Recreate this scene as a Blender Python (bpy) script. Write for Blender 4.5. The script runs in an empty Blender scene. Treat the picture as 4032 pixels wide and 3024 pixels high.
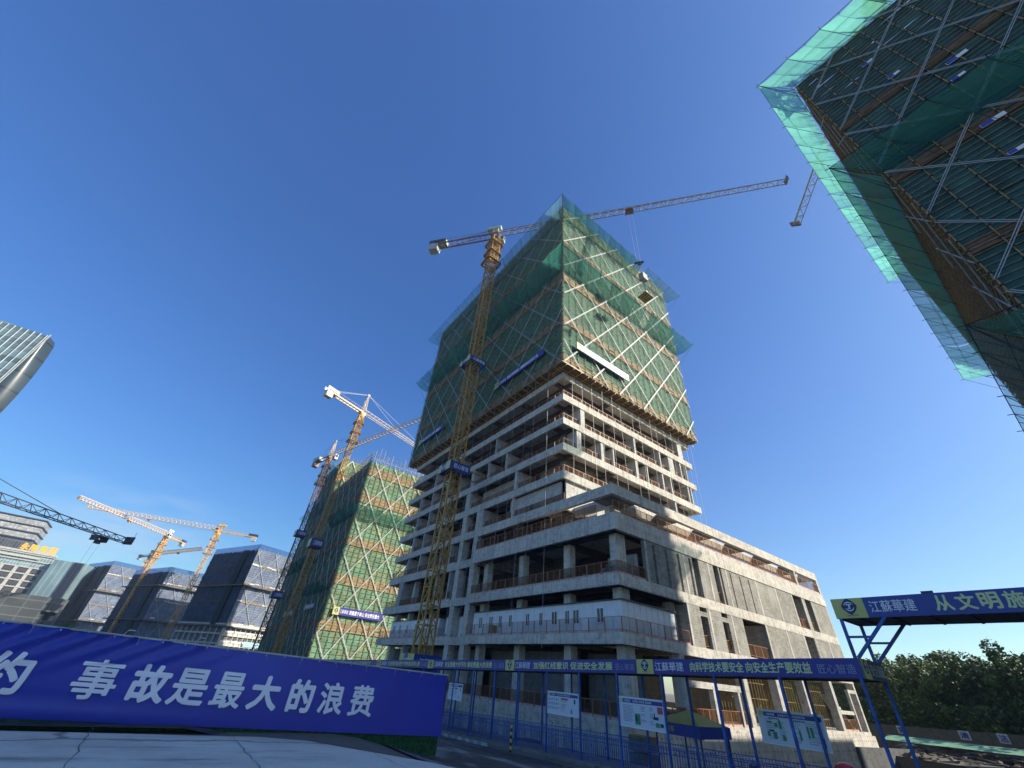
import bpy, math, random
from mathutils import Vector, Matrix
R = random.Random(7)
rad = math.radians
S = bpy.context.scene
COL = S.collection

# ------------------------------------------------------------------ camera, sky, sun, exposure
cam_d = bpy.data.cameras.new('camera')
cam = bpy.data.objects.new('camera', cam_d)
COL.objects.link(cam)
S.camera = cam
cam_d.sensor_width = 36.0
cam_d.lens = 13.808
cam_d.clip_start = 0.1
cam_d.clip_end = 6000
_right = Vector((0.7888664, -0.60972474, 0.07697751))
_down = Vector((0.41564812, 0.43706863, -0.79762626))
_fwd = Vector((0.45268801, 0.66121612, 0.5982197))
_m = Matrix((_right, -_down, -_fwd)).transposed().to_4x4()
_m.translation = Vector((0, 0, 1.6))
cam.matrix_world = _m

SUN_AZ, SUN_EL = -45.0, 32.0          # direction towards the sun, measured from +X
sd = Vector((math.cos(rad(SUN_AZ)) * math.cos(rad(SUN_EL)), math.sin(rad(SUN_AZ)) * math.cos(rad(SUN_EL)), math.sin(rad(SUN_EL))))
W = bpy.data.worlds.new('World')
S.world = W
W.use_nodes = True
wn = W.node_tree
bg = wn.nodes['Background']
sky = wn.nodes.new('ShaderNodeTexSky')
sky.sky_type = 'NISHITA'
sky.sun_disc = False
sky.sun_elevation = rad(SUN_EL)
sky.sun_rotation = math.atan2(sd.x, sd.y)
sky.altitude = 50
sky.air_density = 1.0
sky.dust_density = 1.3
sky.ozone_density = 2.5
bg.inputs['Strength'].default_value = 0.114
# grade of the sky towards the deep clear blue of the photograph: hue ratios raised, brightness flattened a little
_sep = wn.nodes.new('ShaderNodeSeparateColor'); wn.links.new(sky.outputs[0], _sep.inputs[0])
_div = wn.nodes.new('ShaderNodeVectorMath'); _div.operation = 'DIVIDE'
_cb = wn.nodes.new('ShaderNodeCombineXYZ')
for _i in range(3):
    wn.links.new(_sep.outputs[2], _cb.inputs[_i])
wn.links.new(sky.outputs[0], _div.inputs[0]); wn.links.new(_cb.outputs[0], _div.inputs[1])
_gm = wn.nodes.new('ShaderNodeGamma'); _gm.inputs[1].default_value = 1.82
wn.links.new(_div.outputs[0], _gm.inputs[0])
_pw = wn.nodes.new('ShaderNodeMath'); _pw.operation = 'POWER'; _pw.inputs[1].default_value = 0.8
wn.links.new(_sep.outputs[2], _pw.inputs[0])
_sc = wn.nodes.new('ShaderNodeVectorMath'); _sc.operation = 'SCALE'
wn.links.new(_gm.outputs[0], _sc.inputs[0]); wn.links.new(_pw.outputs[0], _sc.inputs['Scale'])
_tint = wn.nodes.new('ShaderNodeVectorMath'); _tint.operation = 'MULTIPLY'
_tint.inputs[1].default_value = (0.88, 1.05, 1.03)
wn.links.new(_sc.outputs[0], _tint.inputs[0])
# a faint veil of cirrus low over the far left skyline
_tc = wn.nodes.new('ShaderNodeTexCoord')
_cmap = wn.nodes.new('ShaderNodeMapping'); _cmap.inputs['Scale'].default_value = (2.2, 2.2, 11.0)
wn.links.new(_tc.outputs['Generated'], _cmap.inputs['Vector'])
_cn = wn.nodes.new('ShaderNodeTexNoise'); _cn.inputs['Scale'].default_value = 1.6; _cn.inputs['Detail'].default_value = 7; _cn.inputs['Roughness'].default_value = 0.6
wn.links.new(_cmap.outputs[0], _cn.inputs['Vector'])
_cr = wn.nodes.new('ShaderNodeMapRange'); _cr.inputs['From Min'].default_value = 0.42; _cr.inputs['From Max'].default_value = 0.72
wn.links.new(_cn.outputs['Fac'], _cr.inputs['Value'])
_dot = wn.nodes.new('ShaderNodeVectorMath'); _dot.operation = 'DOT_PRODUCT'
_dot.inputs[1].default_value = (math.cos(rad(97)) * math.cos(rad(3.5)), math.sin(rad(97)) * math.cos(rad(3.5)), math.sin(rad(3.5)))
wn.links.new(_tc.outputs['Generated'], _dot.inputs[0])
_dr = wn.nodes.new('ShaderNodeMapRange'); _dr.interpolation_type = 'SMOOTHSTEP'
_dr.inputs['From Min'].default_value = math.cos(rad(13)); _dr.inputs['From Max'].default_value = math.cos(rad(2)); _dr.inputs['To Max'].default_value = 0.6
wn.links.new(_dot.outputs['Value'], _dr.inputs['Value'])
_cm = wn.nodes.new('ShaderNodeMath'); _cm.operation = 'MULTIPLY'
wn.links.new(_cr.outputs[0], _cm.inputs[0]); wn.links.new(_dr.outputs[0], _cm.inputs[1])
_cmix = wn.nodes.new('ShaderNodeMix'); _cmix.data_type = 'RGBA'
wn.links.new(_cm.outputs[0], _cmix.inputs[0]); wn.links.new(_tint.outputs[0], _cmix.inputs[6]); _cmix.inputs[7].default_value = (3.0, 3.5, 4.2, 1)
wn.links.new(_cmix.outputs[2], bg.inputs[0])

sun_d = bpy.data.lights.new('sun', 'SUN')
sun_d.energy = 3.7
sun_d.angle = rad(0.5)
sun_d.color = (1.0, 0.93, 0.80)
sun = bpy.data.objects.new('sun', sun_d)
COL.objects.link(sun)
sun.rotation_euler = (-sd).to_track_quat('-Z', 'Y').to_euler()
sun.location = (60, -60, 90)

S.view_settings.view_transform = 'Standard'
S.view_settings.look = 'None'
S.view_settings.exposure = 1.1
S.view_settings.gamma = 1.0

# ------------------------------------------------------------------ materials
MATS = {}


def nodes(name):
    m = bpy.data.materials.new(name)
    m.use_nodes = True
    nt = m.node_tree
    return m, nt, nt.nodes['Principled BSDF']


def N(nt, t, **kw):
    n = nt.nodes.new(t)
    for k, v in kw.items():
        setattr(n, k, v)
    return n


def lk(nt, a, b):
    nt.links.new(a, b)


def pos_scaled(nt, sx, sy, sz):
    g = N(nt, 'ShaderNodeNewGeometry')
    mp = N(nt, 'ShaderNodeMapping')
    mp.inputs['Scale'].default_value = (sx, sy, sz)
    lk(nt, g.outputs['Position'], mp.inputs['Vector'])
    return mp.outputs['Vector']


def noise(nt, vec, scale, detail=4, rough=0.55):
    n = N(nt, 'ShaderNodeTexNoise')
    n.inputs['Scale'].default_value = scale
    n.inputs['Detail'].default_value = detail
    n.inputs['Roughness'].default_value = rough
    lk(nt, vec, n.inputs['Vector'])
    return n.outputs['Fac']


def ramp(nt, fac, stops):
    r = N(nt, 'ShaderNodeValToRGB')
    e = r.color_ramp.elements
    while len(e) < len(stops):
        e.new(0.5)
    for i, (p, c) in enumerate(stops):
        e[i].position = p
        e[i].color = (c[0], c[1], c[2], 1) if not isinstance(c, (int, float)) else (c, c, c, 1)
    lk(nt, fac, r.inputs['Fac'])
    return r.outputs['Color']


def mixc(nt, fac, a, b, mode='MIX'):
    n = N(nt, 'ShaderNodeMix', data_type='RGBA', blend_type=mode)
    for s, v in ((n.inputs[0], fac), (n.inputs[6], a), (n.inputs[7], b)):
        if isinstance(v, (int, float)):
            s.default_value = v
        elif isinstance(v, tuple):
            s.default_value = (v[0], v[1], v[2], 1)
        else:
            lk(nt, v, s)
    return n.outputs[2]


def bump(nt, b, h, strength=0.3, dist=0.05):
    n = N(nt, 'ShaderNodeBump')
    n.inputs['Strength'].default_value = strength
    n.inputs['Distance'].default_value = dist
    lk(nt, h, n.inputs['Height'])
    lk(nt, n.outputs['Normal'], b.inputs['Normal'])


def plain(name, col, rough=0.6, var=0.25, scale=1.5, metal=0.0):
    """one base colour with weathering noise"""
    if name in MATS:
        return MATS[name]
    m, nt, b = nodes(name)
    v = pos_scaled(nt, 1, 1, 1)
    f = noise(nt, v, scale, 5)
    d = tuple(c * (1 - var) for c in col)
    l = tuple(min(1, c * (1 + var)) for c in col)
    lk(nt, ramp(nt, f, [(0.3, d), (0.7, l)]), b.inputs['Base Color'])
    b.inputs['Roughness'].default_value = rough
    b.inputs['Metallic'].default_value = metal
    MATS[name] = m
    return m


def concrete(name, col, streak=0.5, panel=True):
    if name in MATS:
        return MATS[name]
    m, nt, b = nodes(name)
    p = pos_scaled(nt, 1, 1, 1)
    big = noise(nt, p, 0.35, 5, 0.6)
    fine = noise(nt, p, 5.0, 4, 0.7)
    st = noise(nt, pos_scaled(nt, 2.2, 2.2, 0.12), 1.6, 4, 0.6)
    c0 = ramp(nt, big, [(0.25, tuple(c * 0.78 for c in col)), (0.75, tuple(min(1, c * 1.15) for c in col))])
    c1 = mixc(nt, 0.55, c0, ramp(nt, fine, [(0.3, tuple(c * 0.8 for c in col)), (0.7, tuple(min(1, c * 1.12) for c in col))]))
    c2 = mixc(nt, streak, c1, ramp(nt, st, [(0.30, 0.30), (0.5, 0.85), (0.75, 1.0)]), 'MULTIPLY')
    c2 = mixc(nt, 0.7, c2, ramp(nt, noise(nt, pos_scaled(nt, 1, 1, 1.6), 1.3, 7, 0.72), [(0.34, 0.45), (0.5, 0.92), (0.7, 1.08)]), 'MULTIPLY')
    if panel:
        g = N(nt, 'ShaderNodeNewGeometry')
        sp = N(nt, 'ShaderNodeSeparateXYZ')
        lk(nt, g.outputs['Position'], sp.inputs[0])
        ad = N(nt, 'ShaderNodeMath', operation='ADD')
        lk(nt, sp.outputs[0], ad.inputs[0]); lk(nt, sp.outputs[1], ad.inputs[1])
        cb = N(nt, 'ShaderNodeCombineXYZ')
        lk(nt, ad.outputs[0], cb.inputs[0]); lk(nt, sp.outputs[2], cb.inputs[1])
        br = N(nt, 'ShaderNodeTexBrick')
        br.offset = 0.0
        br.inputs['Scale'].default_value = 1.0
        br.inputs['Brick Width'].default_value = 1.83
        br.inputs['Row Height'].default_value = 2.4
        br.inputs['Mortar Size'].default_value = 0.012
        br.inputs['Color1'].default_value = (1, 1, 1, 1)
        br.inputs['Color2'].default_value = (0.84, 0.85, 0.86, 1)
        br.inputs['Mortar'].default_value = (0.55, 0.55, 0.55, 1)
        lk(nt, cb.outputs[0], br.inputs['Vector'])
        c2 = mixc(nt, 0.8, c2, br.outputs['Color'], 'MULTIPLY')
        fr = []
        for src, stp in ((ad.outputs[0], 0.92), (sp.outputs[2], 0.55)):
            k1 = N(nt, 'ShaderNodeMath', operation='DIVIDE'); k1.inputs[1].default_value = stp
            k2 = N(nt, 'ShaderNodeMath', operation='FRACT')
            k3 = N(nt, 'ShaderNodeMath', operation='MULTIPLY_ADD'); k3.inputs[1].default_value = stp; k3.inputs[2].default_value = -stp / 2
            lk(nt, src, k1.inputs[0]); lk(nt, k1.outputs[0], k2.inputs[0]); lk(nt, k2.outputs[0], k3.inputs[0])
            fr.append(k3.outputs[0])
        cd = N(nt, 'ShaderNodeCombineXYZ'); lk(nt, fr[0], cd.inputs[0]); lk(nt, fr[1], cd.inputs[1])
        ln = N(nt, 'ShaderNodeVectorMath', operation='LENGTH'); lk(nt, cd.outputs[0], ln.inputs[0])
        dots = ramp(nt, ln.outputs['Value'], [(0.035, 0.35), (0.055, 1.0)])
        c2 = mixc(nt, ramp(nt, noise(nt, p, 0.8, 2), [(0.45, 0.0), (0.55, 0.9)]), c2, mixc(nt, 1.0, c2, dots, 'MULTIPLY'))
    lk(nt, c2, b.inputs['Base Color'])
    b.inputs['Roughness'].default_value = 0.9
    bump(nt, b, fine, 0.25, 0.03)
    MATS[name] = m
    return m


def blockwork(name, col):
    if name in MATS:
        return MATS[name]
    m, nt, b = nodes(name)
    g = N(nt, 'ShaderNodeNewGeometry')
    sp = N(nt, 'ShaderNodeSeparateXYZ')
    lk(nt, g.outputs['Position'], sp.inputs[0])
    ad = N(nt, 'ShaderNodeMath', operation='ADD')
    lk(nt, sp.outputs[0], ad.inputs[0]); lk(nt, sp.outputs[1], ad.inputs[1])
    cb = N(nt, 'ShaderNodeCombineXYZ')
    lk(nt, ad.outputs[0], cb.inputs[0]); lk(nt, sp.outputs[2], cb.inputs[1])
    br = N(nt, 'ShaderNodeTexBrick')
    br.inputs['Scale'].default_value = 1.0
    br.inputs['Brick Width'].default_value = 0.6
    br.inputs['Row Height'].default_value = 0.25
    br.inputs['Mortar Size'].default_value = 0.022
    br.inputs['Mortar Smooth'].default_value = 0.3
    br.inputs['Color1'].default_value = (*[c * 1.08 for c in col], 1)
    br.inputs['Color2'].default_value = (*[c * 0.74 for c in col], 1)
    br.inputs['Mortar'].default_value = (0.42, 0.41, 0.37, 1)
    lk(nt, cb.outputs[0], br.inputs['Vector'])
    p = pos_scaled(nt, 1, 1, 1)
    f = noise(nt, p, 0.9, 6, 0.7)
    st = noise(nt, pos_scaled(nt, 1.2, 1.2, 0.1), 1.2, 3)
    c = mixc(nt, 0.8, br.outputs['Color'], ramp(nt, f, [(0.3, 0.6), (0.62, 1.0)]), 'MULTIPLY')
    c = mixc(nt, ramp(nt, noise(nt, p, 0.35, 4), [(0.5, 0.0), (0.66, 0.75)]), c, (0.40, 0.385, 0.34))
    c = mixc(nt, 0.4, c, ramp(nt, st, [(0.35, 0.6), (0.6, 1.0)]), 'MULTIPLY')
    lk(nt, c, b.inputs['Base Color'])
    b.inputs['Roughness'].default_value = 0.95
    bump(nt, b, br.outputs['Fac'], -0.3, 0.02)
    MATS[name] = m
    return m


def netmat(name, col, alpha, transl=0.5, cell=3.0, var=0.35, tint=(0.86, 1.0, 0.97)):
    """loosely woven safety net: part see-through, part translucent cloth, tone changing from sheet to sheet"""
    if name in MATS:
        return MATS[name]
    m = bpy.data.materials.new(name)
    m.use_nodes = True
    nt = m.node_tree
    nt.nodes.clear()
    out = N(nt, 'ShaderNodeOutputMaterial')
    gi = N(nt, 'ShaderNodeNewGeometry')
    wn_ = N(nt, 'ShaderNodeTexWhiteNoise', noise_dimensions='1D')
    lk(nt, gi.outputs['Random Per Island'], wn_.inputs['W'])
    fac = noise(nt, pos_scaled(nt, 1, 1, 1), 0.8, 3)
    sepc = N(nt, 'ShaderNodeSeparateColor')
    lk(nt, wn_.outputs['Color'], sepc.inputs[0])
    c = mixc(nt, sepc.outputs[0], tuple(x * (1 - var) for x in col), tuple(min(1, x * (1 + var)) for x in col))
    c = mixc(nt, 0.3, c, ramp(nt, fac, [(0.3, 0.6), (0.7, 1.0)]), 'MULTIPLY')
    di = N(nt, 'ShaderNodeBsdfDiffuse'); tr = N(nt, 'ShaderNodeBsdfTranslucent'); tp = N(nt, 'ShaderNodeBsdfTransparent')
    tp.inputs[0].default_value = (*tint, 1)
    lk(nt, c, di.inputs[0]); lk(nt, c, tr.inputs[0])
    m1 = N(nt, 'ShaderNodeMixShader'); m1.inputs[0].default_value = transl
    lk(nt, di.outputs[0], m1.inputs[1]); lk(nt, tr.outputs[0], m1.inputs[2])
    m2 = N(nt, 'ShaderNodeMixShader')
    mr = N(nt, 'ShaderNodeMapRange')
    mr.inputs['To Min'].default_value = max(0, alpha - 0.14); mr.inputs['To Max'].default_value = min(1, alpha + 0.14)
    lk(nt, sepc.outputs[1], mr.inputs['Value'])
    lk(nt, mr.outputs[0], m2.inputs[0])
    lk(nt, tp.outputs[0], m2.inputs[1]); lk(nt, m1.outputs[0], m2.inputs[2])
    lk(nt, m2.outputs[0], out.inputs[0])
    MATS[name] = m
    return m


def facadeglass(name, col, w, h, line, frame=(0.5, 0.52, 0.53), rough=0.15, var=0.5):
    if name in MATS:
        return MATS[name]
    m, nt, b = nodes(name)
    g = N(nt, 'ShaderNodeNewGeometry')
    sp = N(nt, 'ShaderNodeSeparateXYZ')
    lk(nt, g.outputs['Position'], sp.inputs[0])
    ad = N(nt, 'ShaderNodeMath', operation='ADD')
    lk(nt, sp.outputs[0], ad.inputs[0]); lk(nt, sp.outputs[1], ad.inputs[1])
    cb = N(nt, 'ShaderNodeCombineXYZ')
    lk(nt, ad.outputs[0], cb.inputs[0]); lk(nt, sp.outputs[2], cb.inputs[1])
    br = N(nt, 'ShaderNodeTexBrick')
    br.offset = 0.0
    br.inputs['Scale'].default_value = 1.0
    br.inputs['Brick Width'].default_value = w
    br.inputs['Row Height'].default_value = h
    br.inputs['Mortar Size'].default_value = line
    br.inputs['Color1'].default_value = (*col, 1)
    br.inputs['Color2'].default_value = (*[c * (1 - var) for c in col], 1)
    br.inputs['Mortar'].default_value = (*frame, 1)
    lk(nt, cb.outputs[0], br.inputs['Vector'])
    lk(nt, mixc(nt, 0.5, br.outputs['Color'], ramp(nt, noise(nt, pos_scaled(nt, 1, 1, 1), 0.12, 4), [(0.35, 0.5), (0.65, 1.0)]), 'MULTIPLY'), b.inputs['Base Color'])
    b.inputs['Roughness'].default_value = rough
    MATS[name] = m
    return m


CONC = concrete('cast concrete', (0.74, 0.69, 0.60), 0.55)
CONC_D = concrete('dull shade tone concrete', (0.25, 0.24, 0.22), 0.4)  # dull concrete, darkened further: interior shade put into the colour
CONC_L = concrete('pale concrete wall', (0.66, 0.63, 0.57), 0.35)
SOFFIT = concrete('shade tone soffit concrete', (0.13, 0.122, 0.11), 0.1, False)  # shade under the slabs put into the colour
BLOCK = blockwork('grey block masonry', (0.33, 0.315, 0.27))
BLOCK_P = blockwork('pale block masonry', (0.5, 0.5, 0.48))
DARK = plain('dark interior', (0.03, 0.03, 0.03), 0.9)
GREEN_A = plain('green safety net', (0.065, 0.18, 0.11), 0.9, 0.3, 0.7)
GREEN_B = plain('bright green safety net', (0.07, 0.20, 0.13), 0.9, 0.3, 0.7)
GREEN_C = plain('grey green safety net', (0.09, 0.18, 0.115), 0.9, 0.3, 0.7)
GREEN_D = plain('deep teal safety net', (0.02, 0.085, 0.085), 0.9, 0.4, 0.6)
GREEN_E = plain('teal safety net', (0.028, 0.11, 0.105), 0.9, 0.4, 0.6)
PLANK = plain('bamboo plank board', (0.35, 0.26, 0.14), 0.85, 0.35, 1.2)
PLANK_B = plain('brown plank board', (0.28, 0.195, 0.105), 0.85, 0.35, 1.2)
PLANK_D = plain('weathered dark plank', (0.13, 0.085, 0.055), 0.9, 0.4, 1.2)
POLE = plain('rusty yellow scaffold pole', (0.26, 0.18, 0.06), 0.6, 0.4, 2)
POLE_G = plain('greenish scaffold pole', (0.16, 0.155, 0.075), 0.6, 0.4, 2)
COUPLER = plain('dark coupler', (0.025, 0.022, 0.02), 0.7)
BRACE = plain('white painted brace', (0.72, 0.71, 0.68), 0.5, 0.1)
BRACE_G = plain('galvanised brace', (0.36, 0.39, 0.40), 0.5, 0.15)
IBEAM = plain('yellow steel joist', (0.42, 0.25, 0.05), 0.5, 0.3)
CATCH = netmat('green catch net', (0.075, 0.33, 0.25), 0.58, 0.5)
CATCH_B = netmat('sunlit tone catch net', (0.22, 0.68, 0.47), 0.64, 0.65)  # paler copy of the catch net, light shining through put into the colour
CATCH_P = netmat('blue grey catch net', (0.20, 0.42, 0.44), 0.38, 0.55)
MESH = netmat('rusty guard mesh', (0.15, 0.085, 0.05), 0.45, 0.2, 2.0, tint=(0.9, 0.86, 0.83))
MESH_F = netmat('fine pale guard mesh', (0.16, 0.12, 0.10), 0.17, 0.2, 2.0, tint=(0.95, 0.93, 0.92))
ORANGE = plain('orange painted steel', (0.40, 0.16, 0.06), 0.5, 0.25, 2)
KICK = plain('red and white kick board', (0.50, 0.34, 0.33), 0.6, 0.35, 3)
YEL = plain('yellow crane paint', (0.42, 0.24, 0.04), 0.45, 0.35, 1.0)
YEL_L = plain('light yellow crane paint', (0.62, 0.36, 0.10), 0.45, 0.25, 1.0)
RUST = plain('brown crane paint', (0.19, 0.095, 0.05), 0.5, 0.35, 1.0)
REDO = plain('red oxide crane paint', (0.24, 0.085, 0.04), 0.5, 0.35, 1.0)
JIBW = plain('pale jib paint', (0.50, 0.44, 0.40), 0.5, 0.2, 1.0)
JIBP = plain('pink faded jib paint', (0.56, 0.45, 0.36), 0.5, 0.2, 1.0)
STEEL_D = plain('dark blue steel', (0.035, 0.04, 0.07), 0.5, 0.3)
GREYP = plain('grey paint', (0.4, 0.41, 0.40), 0.5, 0.2)
CABG = plain('green white cab paint', (0.46, 0.54, 0.46), 0.4, 0.15)
WHITE = plain('white paint', (0.78, 0.79, 0.80), 0.5, 0.06)
CABIN = plain('white cabin panel', (0.74, 0.77, 0.80), 0.5, 0.08)
GLASSD = plain('dark window glass', (0.04, 0.05, 0.06), 0.1, 0.2)
NAVY = plain('navy sign film', (0.042, 0.038, 0.27), 0.45, 0.08, 0.6)
NAVY_G = plain('gate sign film', (0.03, 0.055, 0.28), 0.4, 0.08, 0.6)
YELS = plain('yellow sign film', (0.60, 0.56, 0.17), 0.5, 0.06)
LETTER_Y = plain('pale yellow lettering', (0.66, 0.72, 0.36), 0.5, 0.05)
LETTER_W = plain('white lettering', (0.75, 0.76, 0.80), 0.5, 0.03)
LETTER_F = plain('faded lettering', (0.32, 0.33, 0.45), 0.5, 0.1)
LETTER_B = plain('blue lettering', (0.04, 0.06, 0.40), 0.5, 0.05)
INKB = plain('dark blue ink', (0.02, 0.035, 0.13), 0.5, 0.05)
INKG = plain('grey printed text', (0.25, 0.28, 0.35), 0.6, 0.05)
INKR = plain('red print', (0.5, 0.08, 0.10), 0.6, 0.05)
INKGR = plain('green print', (0.06, 0.25, 0.12), 0.6, 0.1)
BLUEP = plain('blue painted steel', (0.022, 0.09, 0.34), 0.45, 0.45, 3.0)
TURF = plain('artificial turf', (0.015, 0.07, 0.025), 0.95, 0.6, 14)
ORANGE_L = plain('orange roof lettering', (0.85, 0.42, 0.05), 0.5, 0.1)


# ------------------------------------------------------------------ mesh helpers
class MB:
    def __init__(self):
        self.v, self.f, self.m = [], [], []
        self.ch = []

    def add(self, vs, fs, mi=0):
        o = len(self.v)
        self.ch.append((o, len(self.f), len(vs), len(fs)))
        self.v += [tuple(p) for p in vs]
        for f in fs:
            self.f.append([o + i for i in f])
            self.m.append(mi)

    def box(self, x0, x1, y0, y1, z0, z1, mi=0):
        self.add([(x0, y0, z0), (x1, y0, z0), (x1, y1, z0), (x0, y1, z0), (x0, y0, z1), (x1, y0, z1), (x1, y1, z1), (x0, y1, z1)],
                 [(0, 3, 2, 1), (4, 5, 6, 7), (0, 1, 5, 4), (1, 2, 6, 5), (2, 3, 7, 6), (3, 0, 4, 7)], mi)

    def obox(self, c, u, v, w, a, b, d, mi=0):
        """box centred at c with half sizes a, b, d along unit axes u, v, w"""
        c, u, v, w = Vector(c), Vector(u), Vector(v), Vector(w)
        vs = []
        for k in (-1, 1):
            for (i, j) in ((-1, -1), (1, -1), (1, 1), (-1, 1)):
                vs.append(c + u * a * i + v * b * j + w * d * k)
        self.add(vs, [(0, 3, 2, 1), (4, 5, 6, 7), (0, 1, 5, 4), (1, 2, 6, 5), (2, 3, 7, 6), (3, 0, 4, 7)], mi)

    def rod(self, p, q, r, n=4, mi=0, r2=None):
        p, q = Vector(p), Vector(q)
        d = q - p
        if d.length < 1e-6:
            return
        d.normalize()
        a = Vector((0, 0, 1)) if abs(d.z) < 0.9 else Vector((1, 0, 0))
        u = d.cross(a).normalized()
        w = d.cross(u)
        r2 = r if r2 is None else r2
        vs = []
        off = math.pi / n
        for (c, rr) in ((p, r), (q, r2)):
            for i in range(n):
                t = 2 * math.pi * i / n + off
                vs.append(c + u * math.cos(t) * rr + w * math.sin(t) * rr)
        fs = [(i, (i + 1) % n, n + (i + 1) % n, n + i) for i in range(n)]
        fs += [tuple(range(n - 1, -1, -1)), tuple(range(n, 2 * n))]
        self.add(vs, fs, mi)

    def quad(self, a, b, c, d, mi=0):
        self.add([a, b, c, d], [(0, 1, 2, 3)], mi)

    def poly(self, pts, mi=0):
        self.add(pts, [tuple(range(len(pts)))], mi)


def link(o, parent=None):
    COL.objects.link(o)
    if parent is not None:
        o.parent = parent
    return o


def world_loc(o):
    l = Vector(o.location)
    while o.parent:
        o = o.parent
        l += Vector(o.location)
    return l


def mesh_obj(name, mb, mats, parent=None, base=None, smooth=False):
    """links ONE mesh object; vertices are given in world coordinates"""
    if not isinstance(mats, (list, tuple)):
        mats = [mats]
    off = world_loc(parent) if parent is not None else Vector(base or (0, 0, 0))
    me = bpy.data.meshes.new(name)
    me.from_pydata([(p[0] - off.x, p[1] - off.y, p[2] - off.z) for p in mb.v], [], mb.f)
    for m in mats:
        me.materials.append(m)
    if len(mats) > 1:
        me.polygons.foreach_set('material_index', mb.m)
    if smooth:
        me.polygons.foreach_set('use_smooth', [True] * len(me.polygons))
    me.update()
    o = bpy.data.objects.new(name, me)
    link(o, parent)
    if parent is None:
        o.location = off
    return o


def mesh_each(name, mb, mats, parent=None):
    """every block of mb becomes a mesh object of its own"""
    for (v0, f0, nv, nf) in mb.ch:
        q = MB()
        q.add(mb.v[v0:v0 + nv], [[i - v0 for i in f] for f in mb.f[f0:f0 + nf]])
        mesh_obj(name, q, mats, parent)


def tag(o, label, cat, group=None):
    o['label'] = label
    o['category'] = cat
    if group:
        o['group'] = group
    return o


def thing(name, label, cat, loc=(0, 0, 0), group=None):
    o = bpy.data.objects.new(name, None)
    o.empty_display_size = 0.3
    o.location = loc
    link(o)
    return tag(o, label, cat, group)


def structure(o, kind='structure'):
    o['kind'] = kind
    return o


def dup(root, loc, label=None):
    r = root.copy()
    COL.objects.link(r)
    r.location = loc
    if label:
        r['label'] = label
    for ch in list(root.children):
        c = ch.copy()
        COL.objects.link(c)
        c.parent = r
        for g in list(ch.children):
            d = g.copy()
            COL.objects.link(d)
            d.parent = c
    return r


_txt = {}


def text_mesh(body, bold=0.0):
    """flat glyph polygons; bold text is a few shifted copies, each a hair in front of the last (third coordinate)"""
    k = (body, bold)
    if k in _txt:
        return _txt[k]
    cu = bpy.data.curves.new('lettering', 'FONT')
    cu.body = body
    cu.resolution_u = 3
    o = bpy.data.objects.new('lettering_source', cu)
    COL.objects.link(o)
    dg = bpy.context.evaluated_depsgraph_get()
    me = bpy.data.meshes.new_from_object(o.evaluated_get(dg))
    v0 = [v.co.copy() for v in me.vertices]
    f0 = [list(p.vertices) for p in me.polygons]
    bpy.data.objects.remove(o)
    bpy.data.curves.remove(cu)
    bpy.data.meshes.remove(me)
    vs, fs = [], []
    sh = [(0, 0)] if bold <= 0 else [(-1, 0), (1, 0), (0, 1), (0, -1), (0.7, 0.7), (-0.7, -0.7), (0.7, -0.7), (-0.7, 0.7)]
    for i, (dx, dy) in enumerate(sh):
        n = len(vs)
        vs += [Vector((v.x + dx * bold, v.y + dy * bold, i * 0.0012)) for v in v0]
        fs += [[n + q for q in f] for f in f0]
    _txt[k] = (vs, fs)
    return _txt[k]


def lettering(mb, body, origin, u, up, w, h, bold=0.0, mi=0, depth=None):
    """writes body into the box origin + [0,w] along u + [0,h] along up"""
    vs, fs = text_mesh(body, bold)
    x0 = min(v.x for v in vs); x1 = max(v.x for v in vs)
    y0 = min(v.y for v in vs); y1 = max(v.y for v in vs)
    o, u, up = Vector(origin), Vector(u), Vector(up)
    n = u.cross(up).normalized()
    mb.add([o + u * ((v.x - x0) / (x1 - x0) * w) + up * ((v.y - y0) / (y1 - y0) * h) + n * v.z for v in vs], fs, mi)


def emblem(mb, c, u, up, n, s, mi_d=0, mi_w=1):
    """company emblem: dark rounded rhombus, white ring broken by two leaves, a letter-like stem"""
    c, u, up, n = Vector(c), Vector(u), Vector(up), Vector(n)

    def shape(fn, k, off, mi):
        pts = [c + u * p[0] * s + up * p[1] * s + n * off for p in fn]
        mb.poly(pts, mi)
    rh = []
    for i in range(40):
        t = 2 * math.pi * i / 40
        r = 0.52 / (abs(math.cos(t)) ** 1.35 + abs(math.sin(t)) ** 1.35) ** (1 / 1.35)
        rh.append((r * math.cos(t), r * 1.08 * math.sin(t)))
    shape(rh, 0, 0.004, mi_d)
    for (a0, a1) in ((20, 170), (200, 350)):
        out, inn = [], []
        for i in range(13):
            a = rad(a0 + (a1 - a0) * i / 12)
            th = 0.07 * math.sin(math.pi * i / 12) + 0.015
            out.append((math.cos(a) * (0.33), math.sin(a) * 0.33))
            inn.append((math.cos(a) * (0.33 - th), math.sin(a) * (0.33 - th)))
        for i in range(12):
            shape([out[i], out[i + 1], inn[i + 1], inn[i]], 0, 0.008, mi_w)
    shape([(-0.17, 0.17), (-0.17, 0.09), (0.17, 0.09), (0.17, 0.17)], 0, 0.008, mi_w)
    shape([(-0.035, 0.088), (-0.05, -0.15), (0.06, -0.15), (0.075, 0.088)], 0, 0.008, mi_w)
    shape([(-0.17, -0.17), (0.06, -0.17), (0.06, -0.152), (-0.12, -0.10)], 0, 0.008, mi_w)


# ------------------------------------------------------------------ ground, road, apron
def sstep(a, b, x):
    t = max(0.0, min(1.0, (x - a) / (b - a)))
    return t * t * (3 - 2 * t)


def walk_z(y):
    return -1.50 - 0.025 * max(-20, min(y, 140))


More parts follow.
